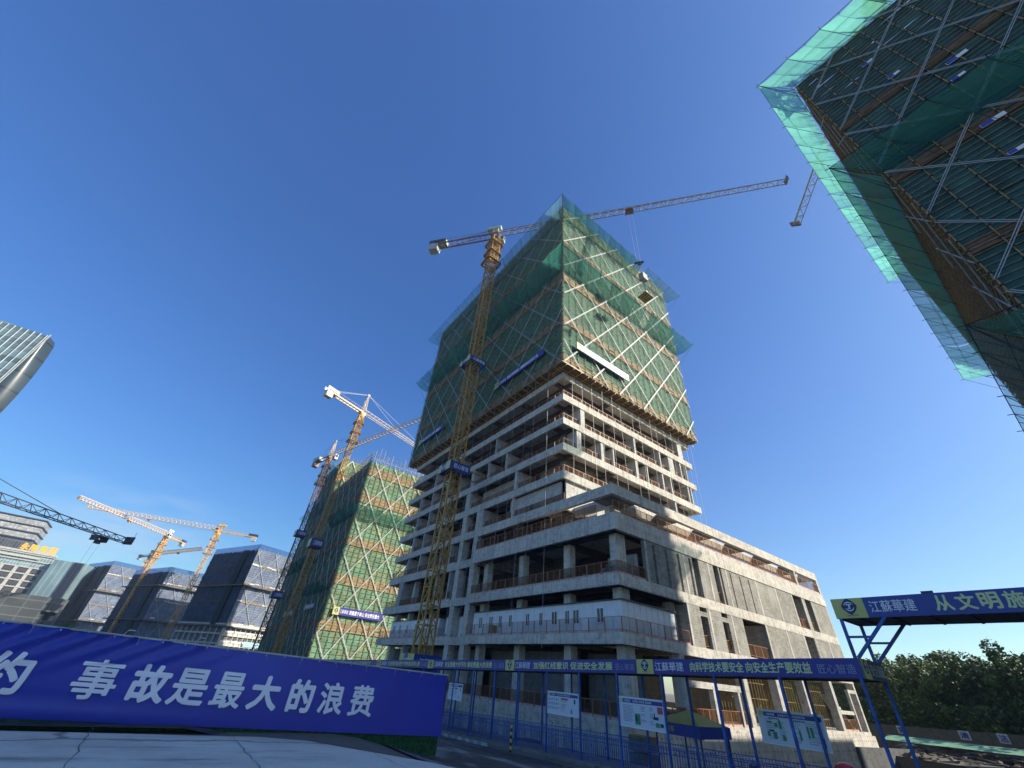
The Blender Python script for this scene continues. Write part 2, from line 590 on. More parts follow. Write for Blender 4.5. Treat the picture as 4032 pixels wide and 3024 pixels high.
def gz(x, y):
    """height of the site ground"""
    road = -0.62 + (walk_z(y) + 0.02 + 0.62) * sstep(9.0, 20.5, x)
    a = -0.75 * sstep(4.5, 8.5, x) if x < 8.5 else -0.75
    h = -0.06 + (road + 0.06) * sstep(5.0, 9.0, x)
    pit = -4.7
    h = h + (pit - h) * sstep(25.6, 27.5, x) * (1 - sstep(100.1, 100.5, x))
    h = h + (-3.2 - h) * sstep(120, 170, math.hypot(x, y)) * (1 - sstep(100.1, 100.5, x))
    if x > 100.1:
        h = h + (0.1 - h) * sstep(100.1, 100.5, x)
    return h


def axis(vals):
    return sorted(set(round(v, 3) for v in vals))


gx = axis([-4000, -1500, -600, -250, -120, -60] + [-40 + 4 * i for i in range(11)] + [i * 0.75 for i in range(0, 40)] + [30 + 3 * i for i in range(30)] + [100.1, 100.5, 130, 180, 300, 700, 1600, 4000])
gy = axis([-4000, -1500, -500, -200, -100, -60, -40] + [-30 + 3 * i for i in range(60)] + [170, 220, 320, 500, 800, 1600, 4000])
mb = MB()
mb.v = [(x, y, gz(x, y)) for y in gy for x in gx]
nx = len(gx)
for j in range(len(gy) - 1):
    for i in range(nx - 1):
        mb.f.append((j * nx + i, j * nx + i + 1, (j + 1) * nx + i + 1, (j + 1) * nx + i)); mb.m.append(0)
m, nt, b = nodes('bare earth')
p = pos_scaled(nt, 1, 1, 1)
lk(nt, mixc(nt, 0.5, ramp(nt, noise(nt, p, 0.3, 6), [(0.3, (0.10, 0.085, 0.065)), (0.7, (0.19, 0.165, 0.13))]), ramp(nt, noise(nt, p, 4, 5), [(0.3, 0.5), (0.7, 1.0)]), 'MULTIPLY'), b.inputs['Base Color'])
b.inputs['Roughness'].default_value = 0.95
EARTH = m
structure(mesh_obj('ground', mb, EARTH, smooth=True))

# asphalt site road, wet in patches
mb = MB()
rx = [6.8 + 0.7 * i for i in range(21)]
ry = [-40 + 2.0 * i for i in range(92)]
mb.v = [(x, y, gz(x, y) + 0.03) for y in ry for x in rx]
for j in range(len(ry) - 1):
    for i in range(len(rx) - 1):
        n0 = len(rx)
        mb.f.append((j * n0 + i, j * n0 + i + 1, (j + 1) * n0 + i + 1, (j + 1) * n0 + i)); mb.m.append(0)
m, nt, b = nodes('wet asphalt')
p = pos_scaled(nt, 1, 1, 1)
wetn = noise(nt, pos_scaled(nt, 0.5, 0.22, 1), 0.8, 5, 0.6)
asp = ramp(nt, noise(nt, p, 9, 5, 0.7), [(0.3, (0.03, 0.031, 0.033)), (0.7, (0.062, 0.062, 0.063))])
dry = ramp(nt, noise(nt, p, 3, 5, 0.7), [(0.3, (0.17, 0.17, 0.165)), (0.7, (0.27, 0.265, 0.25))])
lk(nt, mixc(nt, ramp(nt, wetn, [(0.56, 0.0), (0.63, 1.0)]), asp, dry), b.inputs['Base Color'])
lk(nt, ramp(nt, wetn, [(0.35, 0.18), (0.6, 0.75)]), b.inputs['Roughness'])
bump(nt, b, noise(nt, p, 25, 3), 0.15, 0.02)
structure(mesh_obj('road', mb, m, smooth=True))

# raised concrete apron under the camera, its edge rolled down to the road
edge = [(-60, 14.8), (-12, 14.8), (-4, 14.8), (0, 14.75), (3.4, 14.6), (4.5, 14.0), (5.2, 12.9), (5.9, 11.9), (6.5, 11.0), (7.0, 9.9), (7.35, 8.6), (7.5, 7), (7.5, 3), (7.4, -6), (7.2, -25), (7, -45)]
mb = MB()
rows = []
for (x, y) in edge:
    cx, cy = (min(x, 0) if x < 0 else 0), (0.0 if y > 3 else y)
    base = Vector((x, y))
    cen = Vector((-4 if x > -4 else x, 2 if y > 2 else y))
    d = (base - cen)
    row = []
    L = max(d.length, 1)
    for (k, z) in ((0, 0.02), (0.35, 0.02), (0.6, 0.025), (0.8, 0.02), (0.9, 0.0), (0.955, -0.03), (0.985, -0.1), (1.0, -0.22), (1.0, -0.95)):
        q = cen + d * k
        row.append((q.x, q.y, z + (0.07 * sstep(2, -3, q.x) * (q.y / 15.0) if q.y > 0 else 0)))
    rows.append(row)
for row in rows:
    mb.v += row
k = len(rows[0])
for j in range(len(rows) - 1):
    for i in range(k - 1):
        mb.f.append((j * k + i, (j + 1) * k + i, (j + 1) * k + i + 1, j * k + i + 1)); mb.m.append(0)
# the rest of the yard behind and left of the camera
mb.add([(-60, 2, 0.02), (-4, 2, 0.02), (-4, -45, 0.02), (-60, -45, 0.02)], [(0, 3, 2, 1)], 0)
m, nt, b = nodes('worn pale concrete')
p = pos_scaled(nt, 1, 1, 1)
wrp = noise(nt, p, 0.6, 4)
f1 = noise(nt, p, 0.45, 7, 0.65)
f2 = noise(nt, p, 14, 4, 0.7)
c = ramp(nt, f1, [(0.30, (0.54, 0.485, 0.41)), (0.52, (0.70, 0.64, 0.545)), (0.72, (0.80, 0.74, 0.65))])
c = mixc(nt, 0.35, c, ramp(nt, f2, [(0.3, 0.65), (0.7, 1.0)]), 'MULTIPLY')
dirt = noise(nt, pos_scaled(nt, 0.3, 1.3, 1), 1.1, 5, 0.65)
c = mixc(nt, ramp(nt, dirt, [(0.54, 0.0), (0.70, 0.75)]), c, (0.17, 0.165, 0.155))
vo = N(nt, 'ShaderNodeTexVoronoi', feature='DISTANCE_TO_EDGE')
vo.inputs['Scale'].default_value = 0.13
av = N(nt, 'ShaderNodeVectorMath', operation='ADD')
nz = N(nt, 'ShaderNodeTexNoise'); nz.inputs['Scale'].default_value = 1.1; nz.inputs['Detail'].default_value = 6
lk(nt, p, nz.inputs['Vector']); 
sc = N(nt, 'ShaderNodeVectorMath', operation='SCALE'); sc.inputs['Scale'].default_value = 0.9
lk(nt, nz.outputs['Color'], sc.inputs[0]); lk(nt, p, av.inputs[0]); lk(nt, sc.outputs[0], av.inputs[1]); lk(nt, av.outputs[0], vo.inputs['Vector'])
c = mixc(nt, ramp(nt, vo.outputs['Distance'], [(0.004, 0.65), (0.015, 0.0)]), c, (0.10, 0.10, 0.095))
lk(nt, c, b.inputs['Base Color'])
b.inputs['Roughness'].default_value = 0.75
bump(nt, b, f2, 0.2, 0.02)
structure(mesh_obj('concrete_apron', mb, m, smooth=True))


# tarred joints in the apron
for jx in (-2.9, -0.22, 2.4, 5.0):
    jr_ = random.Random(int(jx * 10))
    mb = MB()
    pts = []
    y = 14.4 if jx < 3 else 12.6
    x = jx
    while y > -8:
        zz = 0.028 + (0.07 * sstep(2, -3, x) * max(y, 0) / 15.0)
        pts.append((x, y, zz, jr_.uniform(0.003, 0.011)))
        y -= 0.35; x = jx + jr_.uniform(-0.035, 0.035)
    for p, q in zip(pts[:-1], pts[1:]):
        mb.quad((p[0] - p[3], p[1], p[2]), (p[0] + p[3], p[1], p[2]), (q[0] + q[3], q[1], q[2]), (q[0] - q[3], q[1], q[2]))
    structure(mesh_obj('concrete_joint', mb, plain('dark joint filler', (0.11, 0.11, 0.105), 0.8)))


# ------------------------------------------------------------------ scaffold builder
def face_pt(P, u, n, s, z, off):
    return (P[0] + u[0] * s + n[0] * off, P[1] + u[1] * s + n[1] * off, z)


def scaffold_face(root, P, u, n, L, z0, z1, nets, planks, polemat, bracemat, bands=(), pole=1.6, hstep=0.6, brace=6.4, bslope=1.24,
                  couplers=True, braceoff=0.32, thick=0.035, netname='safety_net', topfree=0.0, bracew=0.06, sag=0.05, bright=0.08, brace2=None):
    """one face of a scaffold: bays of net, bands of plank, pole grid, crossing braces"""
    rr = random.Random(int(P[0] * 10 + P[1] * 7 + L))
    nb = max(1, int(round(L / pole)))
    w = L / nb
    lift = 1.8
    nl = max(1, int(round((z1 - z0) / lift)))
    lh = (z1 - z0) / nl
    mb = MB()
    for i in range(nb):
        for j in range(nl):
            r = rr.random()
            mi = 0 if r < 0.60 else (2 if r < 0.92 else 1)
            if rr.random() < bright and j + 1 < nl:
                mi = 1
            o = [rr.uniform(-sag, sag) for _ in range(4)]
            a, b_ = i * w, (i + 1) * w
            c, d = z0 + j * lh, z0 + (j + 1) * lh
            mb.quad(face_pt(P, u, n, a, c, o[0]), face_pt(P, u, n, b_, c, o[1]), face_pt(P, u, n, b_, d, o[2]), face_pt(P, u, n, a, d, o[3]), mi % len(nets))
    mesh_obj(netname, mb, nets, root)
    for (bz, bh) in bands:
        mb = MB()
        for i in range(nb):
            nh = max(1, int(round(bh / 0.3)))
            for k in range(nh):
                if rr.random() < 0.04:
                    continue
                a, b_ = i * w + 0.03, (i + 1) * w - 0.03
                c, d = bz + k * bh / nh + 0.02, bz + (k + 1) * bh / nh - 0.02
                o = 0.085 + rr.uniform(0, 0.03)
                mi = 0 if rr.random() < 0.72 else 1
                mb.quad(face_pt(P, u, n, a, c, o), face_pt(P, u, n, b_, c, o), face_pt(P, u, n, b_, d, o), face_pt(P, u, n, a, d, o), mi)
        # the deck boards of the lift stick out a little under the band
        ux, nx_ = Vector((u[0], u[1], 0)), Vector((n[0], n[1], 0))
        c = Vector(face_pt(P, u, n, L / 2, bz - 0.05, 0.12))
        mb.obox(c, ux, nx_, Vector((0, 0, 1)), L / 2, 0.12, 0.03, 0)
        mesh_obj('plank_band', mb, planks, root)
    mb = MB()
    nh = int((z1 + topfree - z0) / hstep)
    for i in range(nb + 1):
        e = rr.uniform(0.2, 1.3)
        x0 = i * w + rr.uniform(-0.04, 0.04)
        mb.rod(face_pt(P, u, n, x0, z0 - 0.3, 0.2), face_pt(P, u, n, x0, z1 + topfree + e, 0.2), thick, 4, 0)
        if couplers:
            for k in range(int((z1 - z0) / 1.2)):
                z = z0 + 0.5 + k * 1.2 + rr.uniform(-0.1, 0.1)
                mb.rod(face_pt(P, u, n, x0 - 0.1, z, 0.23), face_pt(P, u, n, x0 + 0.1, z + 0.03, 0.23), thick * 1.7, 4, 1)
    for k in range(nh + 1):
        z = z0 + k * hstep
        mb.rod(face_pt(P, u, n, -0.35, z, 0.13), face_pt(P, u, n, L + 0.35, z + rr.uniform(-0.03, 0.03), 0.13), thick * 0.8, 4, 0)
    mesh_obj('pole_grid', mb, [polemat, COUPLER], root)
    if brace:
        H = z1 - z0
        for sgn in (1, -1):
            k0 = -int(H / bslope / brace) - 1
            for k in range(k0, int(L / brace) + int(H / bslope / brace) + 2):
                s0 = k * brace if sgn > 0 else L - k * brace
                pts = []
                # line s = s0 + sgn * (z - z0) / bslope, clipped to 0..L
                za, zb = 0.0, H
                if sgn > 0:
                    za = max(za, (0 - s0) * bslope); zb = min(zb, (L - s0) * bslope)
                else:
                    za = max(za, (s0 - L) * bslope); zb = min(zb, s0 * bslope)
                if zb - za < 1.5:
                    continue
                sa, sb = s0 + sgn * za / bslope, s0 + sgn * zb / bslope
                mb = MB()
                o2 = braceoff + (0.09 if sgn > 0 else 0.0)
                for t in (-0.09, 0.09):
                    mb.rod(face_pt(P, u, n, sa + t, z0 + za, o2), face_pt(P, u, n, sb + t, z0 + zb, o2), bracew * (0.85 if brace2 and sgn < 0 else 1), 4)
                mesh_obj('brace', mb, brace2 if brace2 and sgn < 0 else bracemat, root)


def catch_net(root, P, u, n, L, zi, zo, d, mat, e0=1.0, e1=1.0, step=3.2, s0=None, s1=None, inset=0.0, rib=COUPLER, name='catch_net'):
    """projecting catch net along a face; e0/e1: how far the outer edge runs past each end (mitred corners)"""
    rr = random.Random(int(P[0] * 3 + P[1] * 5 + zi))
    a0 = 0 if s0 is None else s0
    a1 = L if s1 is None else s1
    nb = max(1, int(round((a1 - a0) / step)))
    mb, fr = MB(), MB()
    K = 4
    for i in range(nb):
        j0, j1, sg = rr.uniform(-0.25, 0.25), rr.uniform(-0.25, 0.25), rr.uniform(0.5, 1.5)

        def pt(t, v):
            tt = (i + t) / nb
            sin_ = a0 + (a1 - a0) * tt
            sout = (a0 - d * e0) + ((a1 + d * e1) - (a0 - d * e0)) * tt
            s = sin_ + (sout - sin_) * v
            sagv = -0.40 * sg * math.sin(math.pi * v) - 0.28 * sg * math.sin(math.pi * t) * (0.3 + v) + 0.10 * (j0 + (j1 - j0) * t)
            return face_pt(P, u, n, s, zi + (zo - zi) * v + sagv, inset + 0.25 + (d - 0.25) * v)
        mb.add([pt(q / K, j / 4) for q in range(K + 1) for j in range(5)],
               [(q * 5 + j, (q + 1) * 5 + j, (q + 1) * 5 + j + 1, q * 5 + j + 1) for q in range(K) for j in range(4)])
    for i in range(nb * 2 + 1):
        tt = i / (nb * 2)
        s = a0 + (a1 - a0) * tt
        so = (a0 - d * e0) + ((a1 + d * e1) - (a0 - d * e0)) * tt
        fr.rod(face_pt(P, u, n, s, zi, inset + 0.25), face_pt(P, u, n, so, zo + 0.03, d + inset), 0.028)
        if i % 2 == 0:
            fr.rod(face_pt(P, u, n, s, zi - 2.8, inset + 0.2), face_pt(P, u, n, so, zo, d + inset), 0.025)
            ex = face_pt(P, u, n, so, zo + 0.05, d + inset + 0.35)
            fr.rod(face_pt(P, u, n, so, zo, d + inset), ex, 0.03)
    for v in (0.55, 1.0):
        fr.rod(face_pt(P, u, n, a0 - d * e0 * v, zi + (zo - zi) * v, 0.25 + (d - 0.25) * v + inset), face_pt(P, u, n, a1 + d * e1 * v, zi + (zo - zi) * v, 0.25 + (d - 0.25) * v + inset), 0.035)
    o = mesh_obj(name, mb, mat, root)
    mesh_obj('net_frame', fr, rib, o)


# ------------------------------------------------------------------ main building: tower on a podium
G = dict(
    office=thing('office_building', 'unfinished grey concrete tower on a wide podium, netted scaffold round its upper storeys', 'building', (32.6, 26.6, -0.5)))
ob = G['office']
PX0, PX1, PY0, PY1 = 32.6, 83.4, 26.6, 53.3
TX0, TX1, TY0, TY1 = 33.5, 66.8, 35.1, 86.0


def ring(mb, x0, x1, y0, y1, zb, zt, t=0.35):
    mb.box(x0, x1, y0, y0 + t, zb, zt)
    mb.box(x0, x1, y1 - t, y1, zb, zt)
    mb.box(x0, x0 + t, y0 + t, y1 - t, zb, zt)
    mb.box(x1 - t, x1, y0 + t, y1 - t, zb, zt)


def floor_slab(x0, x1, y0, y1, zb, zt, th=0.25):
    mb = MB()
    ring(mb, x0, x1, y0, y1, zb, zt)
    e = 0.35
    mb.box(x0 + e, x1 - e, y0 + e, y1 - e, zt - th, zt - 0.006)
    return mb


def soffit(x0, x1, y0, y1, zb, zt, gx0, gy0, pitch=8.4):
    mb = MB()
    x = gx0
    while x < x1 - 1:
        mb.box(x - 0.22, x + 0.22, y0 + 0.352, y1 - 0.352, zb + 0.12, zt - 0.255)
        x += pitch
    y = gy0
    while y < y1 - 1:
        xx = x0 + 0.352
        g = gx0
        while True:
            xe = min(g - 0.222, x1 - 0.352)
            if xe - xx > 0.3:
                mb.box(xx, xe, y - 0.2, y + 0.2, zb + 0.16, zt - 0.258)
            xx = g + 0.222
            g += pitch
            if xx > x1 - 1:
                break
        y += pitch
    return mb


# storeys of the tower: (bottom, top) of each edge beam
TL = [(4.7, 5.6), (9.55, 10.55), (14.7, 15.8), (19.0, 20.1), (23.05, 24.15), (27.15, 28.25), (31.35, 32.4), (35.5, 36.6), (39.65, 40.75)]
for i, (zb, zt) in enumerate(TL):
    y0 = PY1 + 0.02 if i < 3 else TY0
    mesh_obj('floor_slab', floor_slab(TX0, TX1, y0, TY1, zb, zt), [CONC], ob)
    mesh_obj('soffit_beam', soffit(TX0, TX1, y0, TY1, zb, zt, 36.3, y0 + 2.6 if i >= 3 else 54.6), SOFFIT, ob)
PL = [(4.76, 5.65), (9.5, 10.5), (14.65, 16.4)]
for (zb, zt) in PL:
    mesh_obj('floor_slab', floor_slab(PX0, PX1, PY0, PY1, zb, zt), CONC, ob)
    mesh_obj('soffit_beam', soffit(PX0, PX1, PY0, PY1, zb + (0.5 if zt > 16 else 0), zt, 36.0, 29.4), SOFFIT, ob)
# ledge line where the terrace upstand sits back from the beam under it
mb = MB()
mb.box(PX0 - 0.06, PX1 + 0.06, PY0 - 0.06, PY0 - 0.001, 14.65, 15.75)
mb.box(PX0 - 0.06, PX0 - 0.001, PY0 - 0.001, PY1, 14.65, 15.75)
mesh_each('edge_beam', mb, CONC, ob)
# ground floor slab
mb = MB(); mb.box(PX0, PX1, PY0, TY1, -0.9, -0.5)
mesh_obj('floor_slab', mb, CONC, ob)

# roof frame over the terrace: outer beam, inner beam, short cross beams, columns
mb = MB()
mb.box(PX0 + 0.05, PX1, PY0 + 0.02, PY0 + 0.5, 18.45, 19.58)
mb.box(PX0 + 0.05, PX0 + 0.55, PY0 + 0.5, 53.0, 18.45, 19.58)
mb.box(PX1 - 0.5, PX1, PY0 + 0.5, 42, 18.45, 19.58)
mb.box(35.4, 82.9, 29.0, 29.5, 18.35, 19.5)
mb.box(35.4, 35.9, 29.5, TY0 - 0.01, 18.35, 19.5)
mesh_each('roof_beam', mb, CONC, ob)
mb = MB()
for x in [36.0 + 8.0 * i for i in range(6)]:
    mb.box(x - 0.35, x + 0.35, PY0 + 0.502, 28.998, 18.5, 19.5)
    mb.box(x - 1.1, x + 1.1, PY0 + 0.502, 28.998, 18.46, 18.6)
for y in (29.6, 37.6, 45.6, 52.5):
    mb.box(PX0 + 0.552, 35.398, y - 0.35, y + 0.35, 18.5, 19.5)
mb.box(33.2, 36.2, PY0 + 0.502, 28.998, 18.52, 18.64)
mesh_each('roof_cross_beam', mb, CONC_D, ob)


def column(x, y, w, d, z0, z1, mat=CONC):
    mb = MB()
    mb.box(x - w / 2, x + w / 2, y - d / 2, y + d / 2, z0, z1)
    mesh_obj('column', mb, mat, ob)


for x in [35.6 + 8.0 * i for i in range(5)]:
    column(x, 29.6, 0.85, 0.8, 16.4, 18.34)
column(75.0, 26.95, 0.5, 0.6, 16.4, 18.44); column(83.1, 26.95, 0.5, 0.6, 16.4, 18.44); column(75.2, 34.0, 0.6, 0.6, 16.4, 18.44)
# podium columns on the shaded side and at the corner, storey by storey
for (z0, z1) in ((-0.5, 4.75), (5.65, 9.49), (10.5, 14.64)):
    for y in (27.9, 35.0, 43.4, 51.6):
        column(34.4, y, 1.3 if y < 30 else 0.9, 1.0, z0, z1)
    for x in (42.6,):
        if z0 < 10:
            column(x, 28.3, 0.9, 0.9, z0, z1)
for x in (52.5, 61.0, 69.5):
    for y in (44.0, 52.0):
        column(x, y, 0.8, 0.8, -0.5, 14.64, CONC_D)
# tower columns behind the edge
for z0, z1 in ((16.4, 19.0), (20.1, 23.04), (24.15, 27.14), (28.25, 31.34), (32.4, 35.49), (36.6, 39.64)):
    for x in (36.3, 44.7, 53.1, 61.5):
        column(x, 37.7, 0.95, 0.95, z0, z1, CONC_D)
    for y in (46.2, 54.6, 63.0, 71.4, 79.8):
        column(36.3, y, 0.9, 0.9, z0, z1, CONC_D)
# two tall flush piers left of the podium on the shaded side
for y in (54.95, 59.2):
    for (z0, z1) in ((-0.5, 4.69), (5.6, 9.54), (10.55, 14.69), (15.8, 18.99), (20.1, 23.04)):
        column(34.1, y, 1.1, 1.2, z0, z1)
for y in (67.5, 76, 81.5):
    for (z0, z1) in ((-0.5, 4.69), (5.6, 9.54), (10.55, 14.69), (15.8, 18.99)):
        column(35.0, y, 0.9, 0.9, z0, z1)


def wall_part(x0, x1, y0, y1, z0, z1, mat=CONC_L, name='partition_wall'):
    mb = MB(); mb.box(x0, x1, y0, y1, z0, z1)
    mesh_obj(name, mb, mat, ob)


# partition walls that end at the facade: sunlit side (x positions) and shaded side (y positions)
finsR = {6: [(37.2, 0.9), (49.7, .3), (56.6, .3), (59.2, 1.5), (62.7, .25), (64.5, .25)],
         5: [(36.3, 0.9), (41.4, 0.6), (44.1, .25), (49.5, .6), (52.4, .25), (56.5, .25), (58.8, .25), (63.9, .25), (64.8, .25)],
         4: [(59.0, .3)], 7: [(63.0, 1.4)]}
finsL = {5: [(48.5, .3), (53.6, .3), (58.2, .9), (63.1, .3), (68, .3), (73.9, .3), (79.2, .3)],
         4: [(45.3, .6), (58.5, 1.4), (67.0, .3), (73.7, .3), (79.0, .3)],
         3: [(45.8, .3), (53.6, 1.6), (59.6, .3), (68, .3), (74.2, .3), (78.8, .3)],
         6: [(52, .3), (64, .3), (74, .3)], 2: [(62.5, .3), (74, .3), (79, .3)], 1: [(61.5, .3), (79.2, 1.8)]}
for i, l in finsR.items():
    z0, z1 = TL[i][1], (TL[i + 1][0] if i + 1 < len(TL) else 44) - 0.01
    for (x, w) in l:
        mb = MB(); mb.box(x, x + w, TY0 + 0.1, TY0 + 3.1, z0, z1)
        mesh_obj('partition_wall', mb, CONC_L, ob)
for i, l in finsL.items():
    z0, z1 = TL[i][1], TL[i + 1][0] - 0.01
    for (y, w) in l:
        mb = MB(); mb.box(TX0 + 0.1, TX0 + 3.2, y, y + w, z0, z1)
        mesh_obj('partition_wall', mb, BLOCK_P if (i, y) in ((1, 79.2),) else CONC_L, ob)
# recessed back walls with door gaps, three metres in
rb = random.Random(3)
for i in range(3, 8):
    z0, z1 = TL[i][1], TL[i + 1][0] - 0.01
    x = 38.6
    while x < 64:
        w = rb.uniform(2.5, 5.5)
        if rb.random() < 0.72:
            wall_part(x, min(x + w, 66), 38.3, 38.5, z0, z1, CONC_L)
        x += w + rb.uniform(0.5, 1.4)
    y = 38.6
    while y < 84:
        w = rb.uniform(2.5, 6)
        if rb.random() < 0.60:
            wall_part(36.8, 37.0, y, min(y + w, 85), z0, z1, CONC_L)
        y += w + rb.uniform(0.6, 1.6)
wall_part(35.2, 35.4, 47.0, 57.0, TL[4][1], TL[5][0] - 0.01, CONC_L)
wall_part(34.2, 34.4, 36.2, 47.2, TL[3][1] - 0.0, TL[4][0] - 0.01, CONC_L)
wall_part(34.4, 45.0, 35.5, 35.7, TL[3][1], TL[4][0] - 0.01, CONC_L)
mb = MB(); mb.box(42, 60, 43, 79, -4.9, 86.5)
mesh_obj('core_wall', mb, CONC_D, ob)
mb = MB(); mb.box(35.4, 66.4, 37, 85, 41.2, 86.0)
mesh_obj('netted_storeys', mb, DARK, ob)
# unseen far sides closed by added block walls that keep light out
mb = MB()
for (zb, zt), (zc, zd) in zip(TL[3:-1], TL[4:]):
    mb.box(66.0, 66.3, 48, 85, zt, zc - 0.01)
    mb.box(38, 66, 85.2, 85.5, zt, zc - 0.01)
for (zt, zc) in ((5.65, 9.49), (10.5, 14.64)):
    mb.box(83.0, 83.3, PY0 + 0.4, PY1 - 0.4, zt, zc)
    mb.box(60, 82.9, PY1 - 0.8, PY1 - 0.5, zt, zc)
    mb.box(40, 66.3, 85.2, 85.5, zt, zc)
mesh_each('light_stop_wall', mb, BLOCK, ob)


def pierced_wall(y0, y1, x0, x1, z0, z1, holes, mat, name):
    """solid wall along X between z0 and z1 with rectangular openings (xa, xb, za, zb); built as butted boxes"""
    xs = sorted(set([x0, x1] + [h[0] for h in holes] + [h[1] for h in holes]))
    mb = MB()
    for a, b_ in zip(xs[:-1], xs[1:]):
        hs = sorted([(h[2], h[3]) for h in holes if h[0] <= a + 1e-6 and h[1] >= b_ - 1e-6])
        z = z0
        for (c, d) in hs:
            if c > z + 1e-4:
                mb.box(a, b_, y0, y1, z, c)
            z = d
        if z < z1 - 1e-4:
            mb.box(a, b_, y0, y1, z, z1)
    return mesh_obj(name, mb, mat, ob)


slits = [(38.6, 39.05), (40.84, 41.28), (43.07, 43.5), (45.3, 45.72), (54.25, 54.5), (56.55, 56.8), (58.75, 59.0)]
up = [(a, b_, 10.501, 14.4) for a, b_ in slits] + [(46.05, 47.3, 10.501, 14.639), (50.48, 51.6, 10.501, 14.639), (51.86, 52.3, 10.501, 14.639), (71.4, 74.25, 10.501, 14.639), (75.4, 77.45, 10.501, 14.639)]
pierced_wall(PY0 + 0.02, PY0 + 0.42, 37.2, PX1 - 0.02, 10.501, 14.639, up, BLOCK, 'block_wall')
lo = [(45.75, 47.15, 5.651, 8.6), (45.8, 47.2, 9.05, 9.489), (50.1, 51.45, 5.651, 8.58), (50.15, 51.4, 9.05, 9.489), (54.8, 60.25, 5.651, 9.489), (71.4, 74.3, 5.651, 9.489)]
pierced_wall(PY0 + 0.02, PY0 + 0.42, 43.4, PX1 - 0.02, 5.651, 9.489, lo, BLOCK, 'block_wall')
# concrete stiffening posts set into the masonry
mb = MB()
for x in (37.25, 44.2, 49.2, 53.2, 60.6, 66.0, 70.9, 74.4, 77.6, 82.9):
    if not (46 < x < 46.1):
        mb.box(x, x + 0.3, PY0 - 0.005, PY0 + 0.018, 10.51, 14.63)
for x in (43.42, 47.5, 52.2, 60.3, 65.8, 70.8, 74.6, 79.0):
    mb.box(x, x + 0.32, PY0 - 0.005, PY0 + 0.018, 5.66, 9.48)
mesh_each('stiffening_post', mb, CONC_L, ob)
# room walls behind the openings
mb = MB()
mb.box(44.0, 44.2, 27.1, 33, 5.66, 9.45); mb.box(53.4, 53.6, 27.1, 32, 5.66, 14.6); mb.box(60.6, 60.8, 27.1, 36, 5.66, 9.45); mb.box(54, 60.4, 33, 33.2, 5.66, 9.45)
mb.box(47.6, 47.8, 27.1, 31, 5.66, 14.6); mb.box(71.0, 71.2, 27.1, 34, 5.66, 14.6); mb.box(74.6, 74.8, 27.1, 31, 5.66, 14.6); mb.box(77.7, 77.9, 27.1, 31, 10.52, 14.6)
mb.box(71.3, 77.6, 31.5, 31.7, 5.66, 14.6); mb.box(49.8, 50.0, 27.1, 30, 5.66, 14.6)
mb.box(36.4, 36.65, 27.2, 31, 10.52, 13.1)
mesh_each('room_wall', mb, BLOCK_P, ob)

# ground floor: frame columns, lintels, stair at the right end, shoring poles
for (x, w) in ((41.1, 0.7), (52.2, 0.8), (59.6, 0.8), (66.6, 0.8), (74.9, 0.8), (83.0, 0.5)):
    column(x, 27.05, w, 0.9, -0.5, 4.75, CONC_L)
for x in (45.7, 50.3):
    column(x, 26.85, 0.35, 0.5, -0.5, 2.25, CONC_L)
mb = MB(); mb.box(41.46, 51.0, 26.62, 27.0, 2.26, 2.78); mb.box(80.2, 80.55, 26.62, 27.0, -0.5, 3.6); mb.box(80.2, 82.74, 26.62, 27.0, 3.6, 4.0); mb.box(75.32, 80.15, 26.7, 27.1, 1.2, 1.6)
mesh_each('door_frame', mb, CONC_L, ob)
mb = MB()
for k in range(12):
    mb.box(75.6 + k * 0.42, 75.6 + (k + 1) * 0.42, 27.3, 28.6, 3.2 - k * 0.31 - 0.3, 3.2 - k * 0.31)
mesh_obj('stair_flight', mb, CONC_L, ob)
mb = MB()
for x in (53.4 + 0.62 * i for i in range(35)):
    if any(abs(x - c) < 0.6 for c in (59.6, 66.6)):
        continue
    for y in (27.6, 28.9, 30.4):
        mb.rod((x + rb.uniform(-.1, .1), y, -0.5), (x, y, 4.7), 0.035)
for z in (0.5, 1.9, 3.3):
    for y in (27.6, 28.9):
        mb.rod((53, y, z), (74.6, y, z), 0.035)
o = mesh_obj('shoring_poles', mb, POLE, ob); o['kind'] = 'stuff'
mb = MB()
for (x0, x1, y0, y1) in ((41.6, 51, 36, 36.2), (38, 38.2, 29, 36), (36.5, 36.7, 36, 52), (53, 74, 34, 34.2), (36.4, 36.6, 55, 84)):
    mb.box(x0, x1, y0, y1, -0.5, 4.4)
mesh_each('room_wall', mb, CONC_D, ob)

# basement wall with its rows of tie holes
mb = MB()
mb.box(PX0 + 0.02, PX0 + 0.42, PY0 + 0.42, TY1, -6, -0.902)
mb.box(PX0 + 0.02, PX1 + 1.2, PY0 + 0.02, PY0 + 0.42, -6, -0.902)
bw = mesh_obj('basement_wall', mb, CONC, ob)
mb = MB()
for r_, z in enumerate((-1.35, -2.25, -3.15, -4.05)):
    x = PX0 + 0.6 + 0.2 * (r_ % 2)
    while x < PX1 + 1:
        mb.box(x, x + 0.09, PY0 + 0.012, PY0 + 0.1, z - rb.uniform(0.09, 0.16), z)
        x += 0.66
    y = PY0 + 1
    while y < 70:
        mb.box(PX0 + 0.012, PX0 + 0.1, y, y + 0.1, z - 0.12, z)
        y += 1.6
mesh_obj('tie_holes', mb, DARK, bw)


